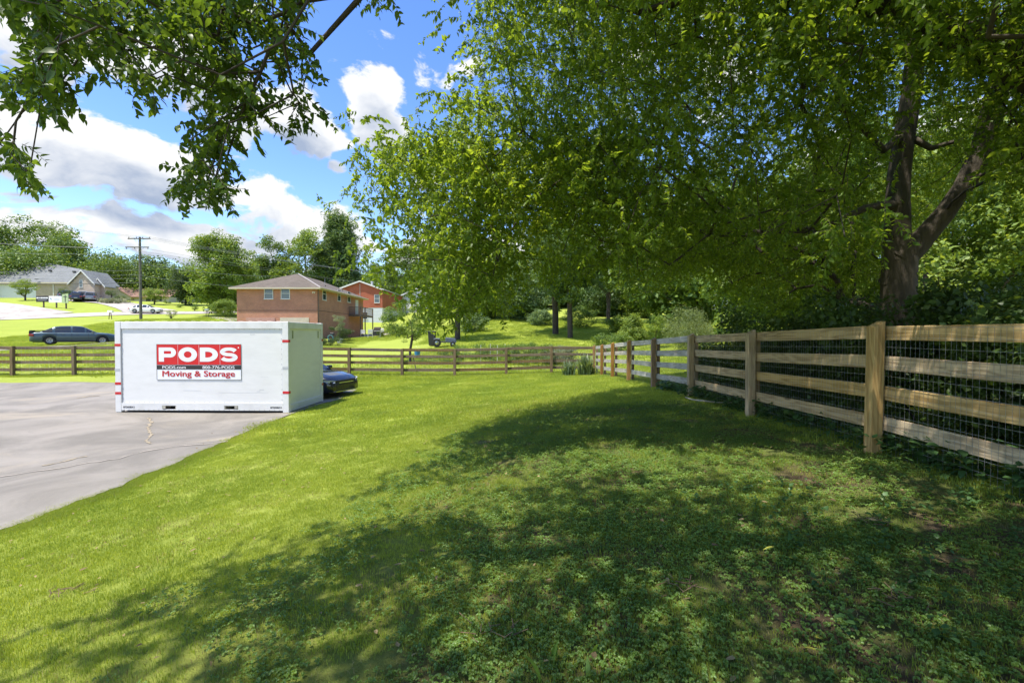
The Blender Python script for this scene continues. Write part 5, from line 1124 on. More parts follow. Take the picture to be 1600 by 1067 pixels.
# the boards' writing is too small to read; only rows of marks can be made out
for k, (a, b) in enumerate(((58.2, 61.2), (61.8, 63.2), (64.2, 68), (68.4, 71.5), (71.9, 76))): MS().box(PX(a, YS), PX(b, YS), YS - .02, YS - .004, P(60, 466.5, YS).z, P(60, 464.6, YS).z).build('lettering', signw, pbk)
MS().box(PX(60, YS), PX(74, YS), YS - .02, YS - .004, P(60, 469.3, YS).z, P(60, 468.7, YS).z).build('lettering', refl_grey, pbk)
for v in (466.5, 468.6): MS().box(PX(85, YS), PX(94, YS), YS - .02, YS - .004, P(60, v + .35, YS).z, P(60, v, YS).z).build('lettering', refl_grey, pw)
MS().prism([(PX(78.4, YS), P(60, 465.5, YS).z), (PX(82, YS), P(60, 469, YS).z), (PX(81, YS), P(60, 466, YS).z)], 'y', YS - .02, YS - .004).build('emblem', mat('emblem_blue', (.06, .16, .24), .5), pw)
def mailbox(u, vb, Y, label, slant=0):
    x = PX(u, Y); z = G(x, Y); r = thing('mailbox', label, 'mailbox', (x, Y, z)); MB().tube([(0, 0, -.1), (.12, 0, 1.0)], .05, 6).build('post', wood_post, r); MB().tube([(.45, 0, -.1), (.3, 0, 1.0)], .05, 6).build('post', wood_post, r)
    b = MB().prism([(-.16, 0), (.16, 0), (.16, .14)] + [(.16 * math.cos(a), .14 + .16 * math.sin(a)) for a in np.linspace(.3, math.pi - .3, 6)] + [(-.16, .14)], 'x', -.1, .6); b.v = [(p[0], p[1], p[2] + 1.0) for p in b.v]; b.build('box', signw, r)
mailbox(170.5, 492, 68.5, 'white mailbox on slanted legs beside the far road left of the pole'); mailbox(322, 490, 77, 'white mailbox on a post at the roadside left of the brick house')

# ================================================================== YARD THINGS BEYOND THE BACK FENCE
def at_px(u, Y): x = PX(u, Y); return x, Y, G(x, Y)
x, y, z = at_px(697, 37.5)
tr = thing('garden_tractor', 'small grey and black garden tractor parked on the lawn beyond the fence', 'tractor', (x - .2, y, z), R(8)); tb = mat('tractor_blue_grey', (.08, .10, .135), .4); 
for (wx, wr0, sy) in ((-.55, .34, -.42), (-.55, .34, .42), (.75, .22, -.40), (.75, .22, .40)):
    t = MB().lathe([(wr0 * .5, -.1), (wr0 * .95, -.1), (wr0, -.05), (wr0, .05), (wr0 * .95, .1), (wr0 * .5, .1)], 18); t.v = [(a, c, b) for a, b, c in t.v]; w_ = t.build('wheel', tyre_m, tr); w_.location = (wx, sy, wr0)
    t = MB().lathe([(.001, -.06), (wr0 * .5, -.04), (wr0 * .5, .04), (.001, .06)], 12); t.v = [(a, c, b) for a, b, c in t.v]; t.build('rim', chrome, w_)
MB().add([(.15, -.27, .35), (1.05, -.24, .32), (1.05, .24, .32), (.15, .27, .35), (.15, -.25, .78), (.98, -.2, .68), (.98, .2, .68), (.15, .25, .78)], [(0, 3, 2, 1), (4, 5, 6, 7), (0, 1, 5, 4), (1, 2, 6, 5), (2, 3, 7, 6), (3, 0, 4, 7)]).build('hood', tb, tr, bevel=.05)
MB().box(-.85, .2, -.45, .45, .34, .44).build('deck', plastic, tr, bevel=.02); MB().box(-.78, -.35, -.24, .24, .52, .62).build('seat', plastic, tr, bevel=.04); MB().box(-.82, -.72, -.24, .24, .6, .98).build('backrest', plastic, tr, bevel=.04); MB().box(-.8, -.3, -.5, -.33, .55, .70).build('fender', tb, tr, bevel=.04); MB().box(-.8, -.3, .33, .5, .55, .70).build('fender', tb, tr, bevel=.04)
MB().tube([(.25, 0, .7), (.02, 0, 1.0)], .025, 6).build('steering_column', plastic, tr); t = MB(); t.tube([(.02 + .05 * math.sin(a), .18 * math.cos(a), 1.0 + .16 * math.sin(a)) for a in np.linspace(0, 2 * math.pi, 17)], .018, 5); t.build('steering_wheel', plastic, tr)
x, y, z = at_px(675, 38.5); bn = thing('wheeled_bin', 'black plastic bin standing upright left of the garden tractor', 'bin', (x, y, z)); MB().add([(-.24, -.24, .05), (.24, -.24, .05), (.24, .24, .05), (-.24, .24, .05), (-.3, -.3, 1.15), (.3, -.3, 1.15), (.3, .3, 1.15), (-.3, .3, 1.15)], [(0, 3, 2, 1), (4, 5, 6, 7), (0, 1, 5, 4), (1, 2, 6, 5), (2, 3, 7, 6), (3, 0, 4, 7)]).build('body', plastic, bn, bevel=.03); MB().prism([(-.33, 1.152), (.33, 1.152), (.30, 1.24), (-.1, 1.3), (-.33, 1.25)], 'y', -.32, .32).build('lid', plastic, bn, bevel=.02)
x, y, z = at_px(652, 24.2); bk = thing('bucket', 'blue plastic bucket hanging by the small tree behind the fence', 'bucket', (x, y, z + .72)); MB().lathe([(.001, 0), (.13, 0), (.17, .32), (.18, .33), (.165, .325), (.125, .02), (.001, .02)], 18).build('tub', mat('bucket_blue', (.03, .22, .40), .45), bk, smooth=False); MB().tube([(.17 * math.cos(a), 0, .32 + .2 * math.sin(a)) for a in np.linspace(0, math.pi, 9)], .006, 4).build('handle', steel, bk)
sd_ = thing('wooden_stake', 'thin dark stake leaning below the blue bucket', 'stake', (x - .25, y, z)); MB().tube([(.2, 0, -.1), (0, 0, .8)], .025, 6).build('stake', bark_dark, sd_)
# patio furniture
m_plw = mat('patio_white', (.62, .60, .56), .6)
def patio_chair(u, Y, rz, label):
    x, y, z = at_px(u, Y); r = thing('patio_chair', label, 'chair', (x, y, z + .02), rz, 'patio chairs by the brick house')
    for sx in (-.25, .25):
        for sy in (-.25, .25): MB().tube([(sx, sy, 0), (sx, sy, .45 if sy < 0 else .95)], .022, 6).build('leg', m_plw, r)
    MB().box(-.27, .27, -.27, .27, .42, .46).build('seat', m_plw, r, bevel=.01); MB().box(-.26, .26, .23, .265, .5, .95).build('backrest', m_plw, r, bevel=.01)
    for sx in (-.27, .27): MB().box(sx - .025, sx + .025, -.27, .25, .62, .65).build('armrest', m_plw, r)
patio_chair(578.5, 54, R(200), 'white patio chair nearest the deck of the brick house'); patio_chair(600, 55.5, R(150), 'white patio chair right of the round garden table'); patio_chair(567, 58, R(20), 'white patio chair in the shade under the deck')
x, y, z = at_px(594, 54); tb_ = thing('garden_table', 'round white garden table among the chairs beside the brick house', 'table', (x, y, z)); MB().lathe([(.001, .70), (.75, .70), (.75, .74), (.001, .74)], 24).build('table_top', m_plw, tb_); MB().tube([(0, 0, .05), (0, 0, .7)], .05, 8).build('pedestal', m_plw, tb_); MB().lathe([(.3, 0), (.3, .04), (.05, .08)], 12).build('base', m_plw, tb_)
x, y, z = at_px(590, 57.5); gr_ = thing('barbecue_grill', 'dark covered grill on the patio behind the garden table', 'grill', (x, y, z)); MB().box(-.6, .6, -.3, .3, .1, .85).build('cart', plastic, gr_, bevel=.03); MB().prism([(-.3, .852), (.3, .852), (.24, 1.1), (0, 1.18), (-.24, 1.1)], 'x', -.4, .4).build('lid', bark_dark, gr_, bevel=.02)
x, y, z = at_px(531, 47.5); pt_ = thing('planter_pot', 'white and black planter on the grass beside the brick house', 'planter', (x, y, z)); MB().lathe([(.001, 0), (.24, 0), (.3, .3), (.32, .5), (.28, .5), (.26, .42), (.001, .42)], 14).build('pot', mat('pot_pale', (.5, .5, .5), .7, var=.9, scale=9), pt_)
x, y, z = at_px(516.5, 47); ho_ = thing('hose_reel', 'teal garden hose reel against the brick house wall', 'hose reel', (x, y, z + .1)); t = MB(); t.tube([(.26 * math.cos(a), -.1 + a * .012, .5 + .26 * math.sin(a)) for a in np.linspace(0, 6 * math.pi, 60)], .03, 5); t.build('hose', mat('hose_teal', (.10, .28, .30), .6), ho_); MB().box(-.3, .3, .0, .2, 0, .3).build('stand', plastic, ho_); MB().box(-.05, .35, -.05, .15, .72, 1.0).build('cap', plastic, ho_, bevel=.03)
# thin white stakes of a vegetable plot
for k, u in enumerate((751, 766, 777, 789)):
    x, y, z = at_px(u, 27 + (k % 2)); s_ = thing('garden_stake', ['leftmost thin white stake in the vegetable plot', 'second thin white stake in the vegetable plot', 'third thin white stake in the vegetable plot', 'rightmost thin white stake in the vegetable plot'][k], 'stake', (x, y, z), group='white stakes in the vegetable plot'); MB().tube([(0, 0, -.1), (0.01, 0, 1.1)], .014, 5).build('rod', m_plw, s_)

# ================================================================== TREES AND PLANTS
T = tree_px
# -- left background
T('broad_tree', 'wide dark oak spreading behind the tan brick house at far left', 30, 346, 462, 150, 128, style='mid', nclump=120, csize=2.7, seed=1, shape='flat')
T('broad_tree', 'second spreading tree at the right end of the tan house roof', 108, 372, 462, 66, 124, style='mid', nclump=60, csize=2.2, seed=2)
T('broad_tree', 'bushy tree at the photo edge behind the white siding wing', -22, 372, 462, 100, 124, style='bright', nclump=50, seed=3)
T('broad_tree', 'open layered tree between the tan house and the utility pole', 176, 402, 468, 58, 128, style='mid', nclump=44, csize=2.2, seed=4)
T('broad_tree', 'thin feathery tree right behind the utility pole', 237, 397, 466, 46, 125, style='blue', nclump=38, csize=1.9, seed=5, shape='vase')
T('broad_tree', 'low dark tree behind the beige bungalow', 205, 428, 466, 60, 140, style='dark', nclump=30, seed=6)
T('broad_tree', 'low dark tree filling the gap right of the beige bungalow', 262, 428, 470, 50, 138, style='dark', nclump=30, seed=7)
T('magnolia_tree', 'dark glossy magnolia left of the tall pale green tree', 290, 416, 482, 44, 98, style='dark', nclump=60, crown0=.05, shape='oval', csize=1.1, seed=8)
T('tall_tree', 'tall pale green tree standing left of the brick house', 344, 367, 486, 82, 78, style='bright', nclump=130, crown0=.08, csize=1.35, seed=9, shape='oval')
T('broad_tree', 'thin tall tree rising behind the brick house roof', 428, 364, 470, 54, 92, style='mid', nclump=44, crown0=.25, csize=1.3, seed=10, shape='oval')
T('broad_tree', 'small tree touching the left end of the brick house roof', 392, 424, 480, 40, 86, style='mid', nclump=28, seed=11)
T('broad_tree', 'bright broadleaf tree over the middle of the brick house roof', 478, 362, 470, 74, 94, style='bright', nclump=66, crown0=.1, csize=1.7, seed=12)
T('pine_tree', 'tall pine with dense tiers behind the two brick houses', 530, 338, 470, 92, 98, style='pine', nclump=90, crown0=.08, shape='cone', csize=2.0, seed=13)
T('broad_tree', 'leafy tree behind the right end of the red gable', 603, 402, 470, 56, 110, style='mid', nclump=40, seed=14)
T('broad_tree', 'tall dark tree behind the hanging branches at mid view', 660, 380, 478, 80, 112, style='mid', nclump=60, seed=15)
# -- wooded slope behind the lawn
sl = [('pine_tree', 'tall pine on the wooded slope, second from the left', 715, 350, 100, 84, 'pine', 'cone', 30), ('broad_tree', 'bluish leafy tree on the wooded slope beside the leaning bush', 770, 380, 90, 78, 'blue', 'round', 31), ('pine_tree', 'broad pine with the darkest trunk on the slope', 868, 330, 120, 46, 'blue', 'cone', 32),
      ('pine_tree', 'pine with a pale grey trunk next to the darkest trunk', 891, 350, 70, 42, 'pine', 'oval', 33), ('broad_tree', 'wide tree filling the middle of the wooded slope', 840, 380, 110, 88, 'mid', 'round', 34), ('pine_tree', 'bluish pine right of the grey trunk', 950, 350, 110, 58, 'pine', 'round', 35),
      ('broad_tree', 'leafy tree at the top of the slope behind the conical shrub', 1000, 370, 120, 82, 'mid', 'round', 36), ('broad_tree', 'large tree with thick trunk left of the weeping willow', 1048, 330, 110, 56, 'mid', 'round', 37), ('broad_tree', 'bright tree behind the pale roofed house', 1130, 350, 120, 98, 'bright', 'round', 38),
      ('broad_tree', 'deep green tree above the pale roofed house', 1080, 385, 100, 100, 'mid', 'round', 39), ('broad_tree', 'leafy tree far up the slope behind the pines', 910, 370, 120, 105, 'bright', 'round', 40), ('broad_tree', 'far tree closing the gap above the tractor', 700, 395, 90, 112, 'mid', 'round', 41)]
sl += [('broad_tree', 'dark leafy tree low on the crest behind the grey trunk', 905, 425, 110, 96, 'mid', 'round', 42), ('broad_tree', 'dark leafy tree low on the crest behind the conical shrub', 985, 425, 110, 98, 'dark', 'round', 43), ('broad_tree', 'leafy tree low on the crest left of the darkest trunk', 825, 425, 90, 98, 'mid', 'round', 44), ('broad_tree', 'leafy tree on the crest behind the weeping shrub', 1060, 430, 90, 90, 'mid', 'round', 45), ('broad_tree', 'low spreading pale green tree on the slope above the tractor', 745, 424, 110, 66, 'bright', 'round', 46), ('broad_tree', 'low bluish tree on the slope left of the darkest trunk', 815, 420, 95, 60.5, 'blue', 'round', 47), ('broad_tree', 'low bluish tree on the slope between the trunks and the conical shrub', 950, 432, 90, 70, 'blue', 'round', 48), ('broad_tree', 'low green tree on the slope left of the thick trunked tree', 1010, 436, 70, 66, 'bright', 'round', 49)]
for (n, lb, u, vt, w, Y, stl, shp, sd0) in sl:
    c0 = .30 if Y < 60 else .03
    T(n, lb, u, vt, None, w * (1.0 if Y > 60 else 1.1), Y, style=stl, shape=shp if shp != 'cone' else 'oval', nclump=70, crown0=c0, seed=sd0, csize=None if Y > 60 else 1.2, trunk=.33 if Y in (46, 56) else (.26 if Y == 42 else None))
far_tree('broad_tree', 'dark trunked tree standing just behind the garden tractor', PX(715, 42), 42, 8.5, 6.5, style='mid', crown0=.32, nclump=46, trunk=.27, csize=.9, seed=50, lean=-.6)
# -- trees behind the right fence: sunlit foliage seen through the big crown
rt = [('bright sunlit tree beyond the right fence, left of the big trunk', 13, 21, 9, 8, 'bright', 51), ('bright sunlit tree directly behind the big forked trunk', 19.5, 21.5, 10, 9, 'lime', 52), ('tall bright tree behind the right limb of the forked trunk', 24, 20, 12, 10, 'bright', 53), ('bright tree at the right edge of the view beyond the fence', 26, 17, 9, 8, 'lime', 54),
      ('green tree farther back between the big trunk and the pale roof', 15, 38, 13, 12, 'mid', 55), ('tall tree far back behind the sunlit trees at right', 30, 36, 16, 15, 'mid', 56), ('tall tree at far right behind the sunlit ones', 44, 34, 16, 15, 'mid', 57)]
for (lb, x, y, h, w, stl, sd0) in rt: far_tree('broad_tree', lb, x, y, h, w, style=stl, crown0=.05, nclump=70, csize=.8 if y < 30 else 1.8, seed=sd0, dens=2.2 if y < 30 else 1)
# -- distant woods closing the horizon
g = np.random.default_rng(77); th = np.radians(np.linspace(-80, 80, 560)); d = 165 + g.uniform(-12, 25, 560); wx, wy = np.sin(th) * d, np.cos(th) * d; hz = Gv(wx, wy)
WD = [proto('far_cluster', cluster_mesh('far_cluster', cluster_set('mid')[0].data.materials[0], 420, .055, .7, .4, 500 + k)) for k in range(3)]
n = 560; kk = 5; pts = np.stack([np.repeat(wx, kk) + g.normal(size=n * kk) * 3, np.repeat(wy, kk), np.repeat(hz, kk) + np.tile([0, 2.5, 5, 7.5, 9.5], n) + g.uniform(-2, 1.5, n * kk)], 1)
wd = scatter('distant_woods', 'far_woods', WD, pts, g.uniform(-.3, .3, (n * kk, 3)), g.uniform(3.0, 5.5, n * kk), g.integers(0, 3, n * kk)); tag(wd, kind='stuff')
# -- shrubs
sh_ = [('round_shrub', 'dense rounded bush against the left corner of the brick house', 352, 466, 34, 62, 'bright', 40, 0.02), ('topiary_tree', 'clipped ball tree in front of the white siding wall', 40.5, 435, 29, 90, 'lime', 30, .3), ('topiary_tree', 'clipped ball tree rising behind the green church sign', 102.5, 447.5, 15, 92, 'topiary', 24, .35),
       ('topiary_tree', 'mushroom clipped tree at the left end of the flower bed', 175, 452.5, 15.5, 96, 'topiary', 22, .5), ('topiary_tree', 'low mushroom clipped tree at the right end of the flower bed', 188, 461.5, 15.5, 93, 'topiary', 18, .45), ('ornamental_tree', 'bright small ornamental tree in front of the beige bungalow', 242, 452.5, 28, 95, 'lime', 30, .4),
       ('round_shrub', 'small round bush under the pale green tall tree', 305, 477, 10, 88, 'bright', 14, .02), ('round_shrub', 'small round bush left of the one under the tall tree', 282, 476, 11, 92, 'bright', 14, .02), ('round_shrub', 'small bush beside the bungalow doorway', 261, 475, 10, 100, 'mid', 12, .02), ('round_shrub', 'tiny bush beside the bungalow garage door', 202, 470.5, 6, 108, 'mid', 8, .02), ('round_shrub', 'tiny bush right of the ornamental tree', 244, 473.5, 6, 104, 'mid', 8, .02),
       ('thin_shrub', 'sparse dry shrub at the roadside right of the white sedan', 268, 485, 14, 66, 'pale', 10, .1), ('dark_shrub', 'low dark bush at the foot of the tan gable', 161, 467, 10, 97, 'dark', 10, .02)]
for (n, lb, u, vt, w, Y, stl, nc, c0) in sh_:
    x = PX(u, Y); zb = G(x, Y); zt = P(u, vt, Y).z; far_tree(n, lb, x, Y, max(.5, zt - zb), w / FPX * Y, style=stl, crown0=c0, nclump=nc, csize=max(.22, w / FPX * Y * .17), cat='shrub' if 'shrub' in n else 'tree', seed=int(u), trunk=.1 if c0 < .1 else .14)
x = PX(990, 36); far_tree('conical_shrub', 'bright green conical shrub in the middle distance beyond the fence corner', x, 36, P(990, 494, 36).z - G(x, 36), 2.3, style='lime', crown0=.02, nclump=50, csize=.38, shape='cone', cat='shrub', seed=71)
x = PX(1080, 29); far_tree('weeping_shrub', 'pale weeping shrub drooping above the right fence', x, 29, P(1080, 486, 29).z - G(x, 29), 2.7, style='willow', crown0=.02, nclump=46, csize=.5, cat='shrub', seed=72)
x = PX(1092, 44); far_tree('yellow_shrub', 'yellow green shrub behind the weeping shrub', x, 44, 2.6, 3.2, style='lime', crown0=.02, nclump=24, csize=.55, cat='shrub', seed=73)
x = PX(1025, 33); far_tree('young_tree', 'slender young tree standing between the conical and weeping shrubs', x, 33, 2.6, 1.3, style='bright', crown0=.3, nclump=26, csize=.24, trunk=.035, seed=74)
x = PX(955, 32); far_tree('berry_shrub', 'loose green shrub with reddish tips left of the conical shrub', x, 32, 1.5, 2.3, style='mid', crown0=.02, nclump=26, csize=.35, cat='shrub', seed=75)
for k, (u_, Y_, w_, h_, st_) in enumerate(((742, 50, 3.0, 1.8, 'blue'), (905, 52, 4.0, 2.0, 'mid'), (972, 46, 3.0, 1.8, 'bright'), (845, 54, 3.4, 1.8, 'blue'))): far_tree('slope_shrub', ['rounded shrub on the slope right of the tractor tree', 'dark green shrub on the slope behind the grey trunk', 'light green shrub on the slope behind the berry shrub', 'bluish shrub on the slope left of the darkest trunk'][k], PX(u_, Y_), Y_, h_, w_, style=st_, crown0=.02, nclump=26, csize=.55, cat='shrub', seed=120 + k)
x = PX(800, 62); far_tree('leaning_shrub', 'spreading low tree leaning left on the sunny slope', PX(808, 62), 62, 4.4, 6.5, style='blue', crown0=.08, nclump=40, csize=.9, seed=76, lean=-.8)
sm = tree_px('small_tree', 'small multi-stemmed fruit tree with open branches just behind the back fence', 641, 472, None, 98, 27, style='mid', crown0=.34, nclump=80, csize=.30, trunk=.075, seed=78, shape='vase', dens=.9)
x, y, z = at_px(531, 47.3); far_tree('potted_plant', 'pale flowering shrub growing from the planter', x, y, 3.0, 1.1, style='pale', crown0=.25, nclump=20, csize=.2, trunk=.03, z0=z + .35, cat='plant', seed=79)
x, y, z = at_px(538, 49.5); far_tree('wall_shrub', 'dark shrub in the shade against the brick house wall', x - .3, y, 1.9, 2.0, style='dark', crown0=.02, nclump=24, csize=.35, cat='shrub', seed=80)
x, y, z = at_px(516, 45.5); far_tree('low_shrub', 'low dark bush beside the teal hose reel', x, y, .8, 2.0, style='dark', crown0=.02, nclump=16, csize=.28, cat='shrub', seed=81)
for k, (u, Y, h, w) in enumerate(((740, 29.5, .9, 5.5), (800, 28, 1.1, 3.6), (835, 27, 1.25, 3.4), (870, 27, 1.0, 2.2))):
    x = PX(u, Y); far_tree('vegetable_patch', ['low leafy vegetable patch in front of the tractor', 'leafy vegetable patch right of the white stakes', 'tall leafy vegetable patch left of the dark trunks', 'thin leafy patch in front of the pale trunk'][k], x, Y, h, w, style=['mid', 'bright', 'mid', 'pale'][k], crown0=.02, nclump=46, csize=.26, trunk=0, cat='plants', seed=90 + k)
x = PX(612, 55); far_tree('flower_bed', 'flower bed by the garden table', x, 55, 1.2, 3.0, style='bright', crown0=.02, nclump=20, csize=.4, trunk=0, cat='plants', seed=95)
x = PX(166, 98); far_tree('flower_bed', 'pinkish flower bed along the tan brick house', PX(180, 92), 92, .7, 5.5, style='pale', crown0=.02, nclump=26, csize=.5, trunk=0, cat='plants', seed=96)

# -- daylily clumps by the fence corner
m_strap = leaf_mat('strap_leaf', (.06, .10, .045), (.17, .24, .11), (.3, .34, .18), trans=.3, nscale=3)
def strap_clump(label, x, y, h, n, seed, spread=.9, m_=None, name='daylily_clump', w=.022, cat='plant'):
    g = np.random.default_rng(seed); V = []; F = []; k = 0
    for i in range(n):
        a = g.uniform(0, 6.28); c, s = math.cos(a), math.sin(a); L_ = h * g.uniform(.6, 1.15); out = L_ * g.uniform(.15, .75) * spread; bx_, by_ = g.normal(size=2) * .12; wd_ = w * g.uniform(.6, 1.2)
        for j in range(6):
            t = j / 5; r_ = out * t ** 1.6; z_ = L_ * (t - .45 * t ** 3 * (out / L_ + .2)); ww = wd_ * (1 - t ** 2.5) + .001
            V += [(bx_ + c * r_ - s * ww, by_ + s * r_ + c * ww, z_), (bx_ + c * r_ + s * ww, by_ + s * r_ - c * ww, z_)]
            if j: F.append((k + 2 * j - 2, k + 2 * j - 1, k + 2 * j + 1, k + 2 * j))
        k += 12
    r = thing(name, label, cat, (x, y, G(x, y)))
    o = bpy.data.objects.new('leaves', np_mesh('leaves', np.array(V), np.array(F), m_ or m_strap)); COL.objects.link(o); o.parent = r; o['kind'] = 'stuff'; return r
strap_clump('strap-leaved daylily clump left of the fence corner', PX(890, 20.9), 20.9, .85, 130, 1); strap_clump('taller strap-leaved daylily clump touching the fence corner', PX(915, 20.7), 20.7, 1.25, 150, 2); strap_clump('third low strap-leaved tuft at the foot of the corner post', PX(926, 21.3), 21.3, .6, 60, 3)

# -- undergrowth behind the right fence
m_under = leaf_mat('understory_leaf', (.035, .070, .016), (.085, .145, .030), (.16, .22, .05), trans=.35, nscale=1.0)
UND = [proto('understory_cluster', cluster_mesh('understory_cluster', m_under, 90, .115, .8, .5, 100 + k, .7)) for k in range(4)]
und = [('tangled shrub behind the nearest bay of the right fence', 5.1, 3.2, 1.5, 1.55, 1), ('tangled shrub behind the second bay of the right fence', 5.2, 5.7, 1.6, 1.5, 2), ('dark shrub massed around the foot of the big trunk', 6.4, 8.1, 1.9, 1.9, 3), ('leafy shrub behind the third bay of the right fence', 5.3, 8.6, 1.3, 1.2, 4), ('leafy shrub reaching the sunny end of the shaded fence', 5.1, 10.4, .8, .95, 5), ('dark hedge-like shrub at the right edge above the top board', 9.6, 7.4, 2.6, 2.2, 6), ('dark shrub behind the nearest boards at the photo edge', 6.6, 4.6, 1.7, 1.8, 7), ('shaded shrub left of the big trunk above the fence', 6.9, 10.2, 1.5, 1.8, 8)]
for lb, x, y, rad, h, sd0 in und:
    g = np.random.default_rng(200 + sd0); r = thing('understory_shrub', lb, 'shrub', (x, y, G(x, y)), group='shrubs behind the right fence'); n = 34
    c = np.stack([g.uniform(-rad, rad, n), g.uniform(-rad, rad, n) * 1.05, g.uniform(.1, 1, n) ** .8 * h * .92], 1); c[:, 0] = np.maximum(c[:, 0], 4.15 - x + .25 + g.uniform(0, .1, n))
    nds, par, mr_, en = skeleton([((0, 0, -.05), .03)], [-1], c, step=.3); tube_tree('stems', nds, par, mr_, bark_dark, r, tip=.004, sides=4)
    A = np.repeat(c, 5, 0) + g.normal(size=(n * 5, 3)) * .13; A[:, 0] = np.maximum(A[:, 0], 4.15 - x + .10)
    scatter('foliage', 'und', UND, A, g.uniform(-.6, .6, (n * 5, 3)), g.uniform(.22, .40, n * 5), g.integers(0, 4, n * 5), r)
# broad-leaved weeds along the foot of the right fence
m_weed = leaf_mat('weed_leaf', (.035, .085, .025), (.085, .17, .05), (.2, .27, .08), trans=.3, nscale=2)
def weed_mesh(name, seed, n=16, L_=.07):
    r = random.Random(seed); V = []; F = []; k = 0
    for i in range(n):
        s = r.uniform(.6, 1.2); lv, lf = leaf_pts(L_ * s, L_ * .75 * s, r.uniform(.05, .3), r.uniform(.1, .5)); M = rotm(r.uniform(0, 6.28), R(r.uniform(-20, 50)), r.uniform(-.4, .4)); lv = lv @ M.T + np.array([r.gauss(0, .05), r.gauss(0, .05), r.uniform(.02, .2)])
        V += [tuple(q) for q in lv]; F += [tuple(q + k for q in f) for f in lf]; k += len(lv)
    return np_mesh(name, V, F, m_weed)
WE = [proto('weed', weed_mesh('weed', 300 + i)) for i in range(4)]
g = np.random.default_rng(12); n = 340; y = g.uniform(2.0, 12, n) ** 1.0; x = 3.92 + np.abs(g.normal(size=n)) * .28 - .12; strew('fence_foot_weeds', 'weed', WE, x, y, g.uniform(.6, 1.5, n), g.integers(0, 4, n), g)
n = 70; x = g.uniform(1.5, 3.8, n); y = g.uniform(1.6, 4.0, n); strew('lawn_weeds', 'weed', WE, x, y, g.uniform(.35, .6, n), g.integers(0, 4, n), g)
x_, y_ = ground_at(918, 1063); strap_clump('young broad-bladed weed sprouting at the bottom edge of the lawn', x_, y_, .13, 9, 5, .9, leaf_mat('weed_bright', (.08, .16, .03), (.16, .27, .05), trans=.4), 'lawn_weed', .014)
# fallen stick and yellow leaves
x_, y_ = ground_at(1088, 632); st_ = thing('fallen_stick', 'pale bare stick lying on the grass near the shaded fence posts', 'stick', (x_, y_, G(x_, y_) + .05)); MB().tube([(-.12, .25, .05), (-.05, .05, .03), (.05, -.15, .04), (.3, -.25, .02), (.65, -.32, .03)], [.010, .014, .016, .013, .006], 6).build('stick', mat('bleached_wood', (.36, .32, .26), .9), st_)
m_yel = mat('yellow_leaf', (.42, .40, .06), .5, var=.2, scale=20)
for k, (u, v, a) in enumerate(((1275, 1037, 1.9), (1232, 885, .2), (1275, 1012, .5), (1006, 903, 2.4), (1366, 955, 1.2), (1210, 865, 2.9), (1578, 905, .3), (872, 947, .9), (748, 878, .4), (1330, 787, .6))):
    x_, y_ = ground_at(u, v); lv, lf = leaf_pts(.075, .032, .2, .25); q = bpy.data.objects.new('fallen_leaf', np_mesh('fallen_leaf', lv, lf, m_yel)); COL.objects.link(q); q.location = (x_, y_, G(x_, y_) + .045); q.rotation_euler = (.1, .15, a)
    tag(q, ['long yellow fallen leaf near the bottom edge right of the bright weed', 'small yellow leaf lying on clover in the middle of the shade', 'round yellow leaf just above the long one', 'pale yellow leaf near the dry twigs', 'yellow leaf on the clover towards the right side', 'curled yellow leaf among the clover, uppermost in the dark shade', 'yellow leaf near the right edge of the lawn', 'yellow leaf in the brown grass near the centre', 'yellow leaf at the edge of the sunny patch', 'yellow leaf on bare soil near the nearest fence post'][k], 'leaf', 'yellow fallen leaves on the lawn')
m_lit = leaf_mat('litter_leaf', (.13, .08, .04), (.34, .26, .12), (.45, .42, .15), trans=.15, rough=.8, nscale=4)
def litter_mesh(seed):
    r = random.Random(seed); V = []; F = []; k = 0
    for i in range(7):
        s = r.uniform(.5, 1.1); lv, lf = leaf_pts(.05 * s, .026 * s, r.uniform(.1, .5), r.uniform(-.3, .5)); M = rotm(r.uniform(0, 6.28), r.uniform(-.3, .3), r.uniform(-.5, .5)); lv = lv @ M.T + np.array([r.gauss(0, .35), r.gauss(0, .35), .028])
        V += [tuple(q) for q in lv]; F += [tuple(q + k for q in f) for f in lf]; k += len(lv)
    return np_mesh('litter', V, F, m_lit)
LT = [proto('litter', litter_mesh(700 + i)) for i in range(4)]
g = np.random.default_rng(19); x, y = field_pts(-7, 4, 1.4, 14, .8, g); ok = not_paved(x, y); x, y = x[ok], y[ok]; k = g.uniform(size=len(x)) < .8; strew('leaf_litter', 'litter', LT, x[k], y[k], g.uniform(.7, 1.1, k.sum()), g.integers(0, 4, k.sum()), g)
# dry twigs and dead leaves in heaps
m_dead = mat('dead_leaf', (.16, .10, .055), .8, var=.5, scale=9)
for k, (u, v) in enumerate(((1066, 925), (1400, 945), (770, 1000), (100, 932), (1350, 815))):
    x_, y_ = ground_at(u, v); r = thing('twig_litter', ['heap of dry twigs in the shade at lower middle', 'heap of dark twigs at lower right', 'patch of dry stems in the brown grass', 'clump of dry clippings on the sunny grass', 'scatter of bark bits near the fence'][k], 'twigs', (x_, y_, G(x_, y_) + .02), group='dry litter on the lawn'); mb = MB(); g_ = random.Random(k + 9)
    for i in range(16):
        a = g_.uniform(0, 6.28); l = g_.uniform(.03, .10); cx, cy = g_.gauss(0, .06), g_.gauss(0, .05); mb.tube([(cx, cy, .01), (cx + l * math.cos(a), cy + l * math.sin(a), g_.uniform(.01, .04))], .0022, 4)
    o = mb.build('twigs', m_dead, r, fix=False); o['kind'] = 'stuff'

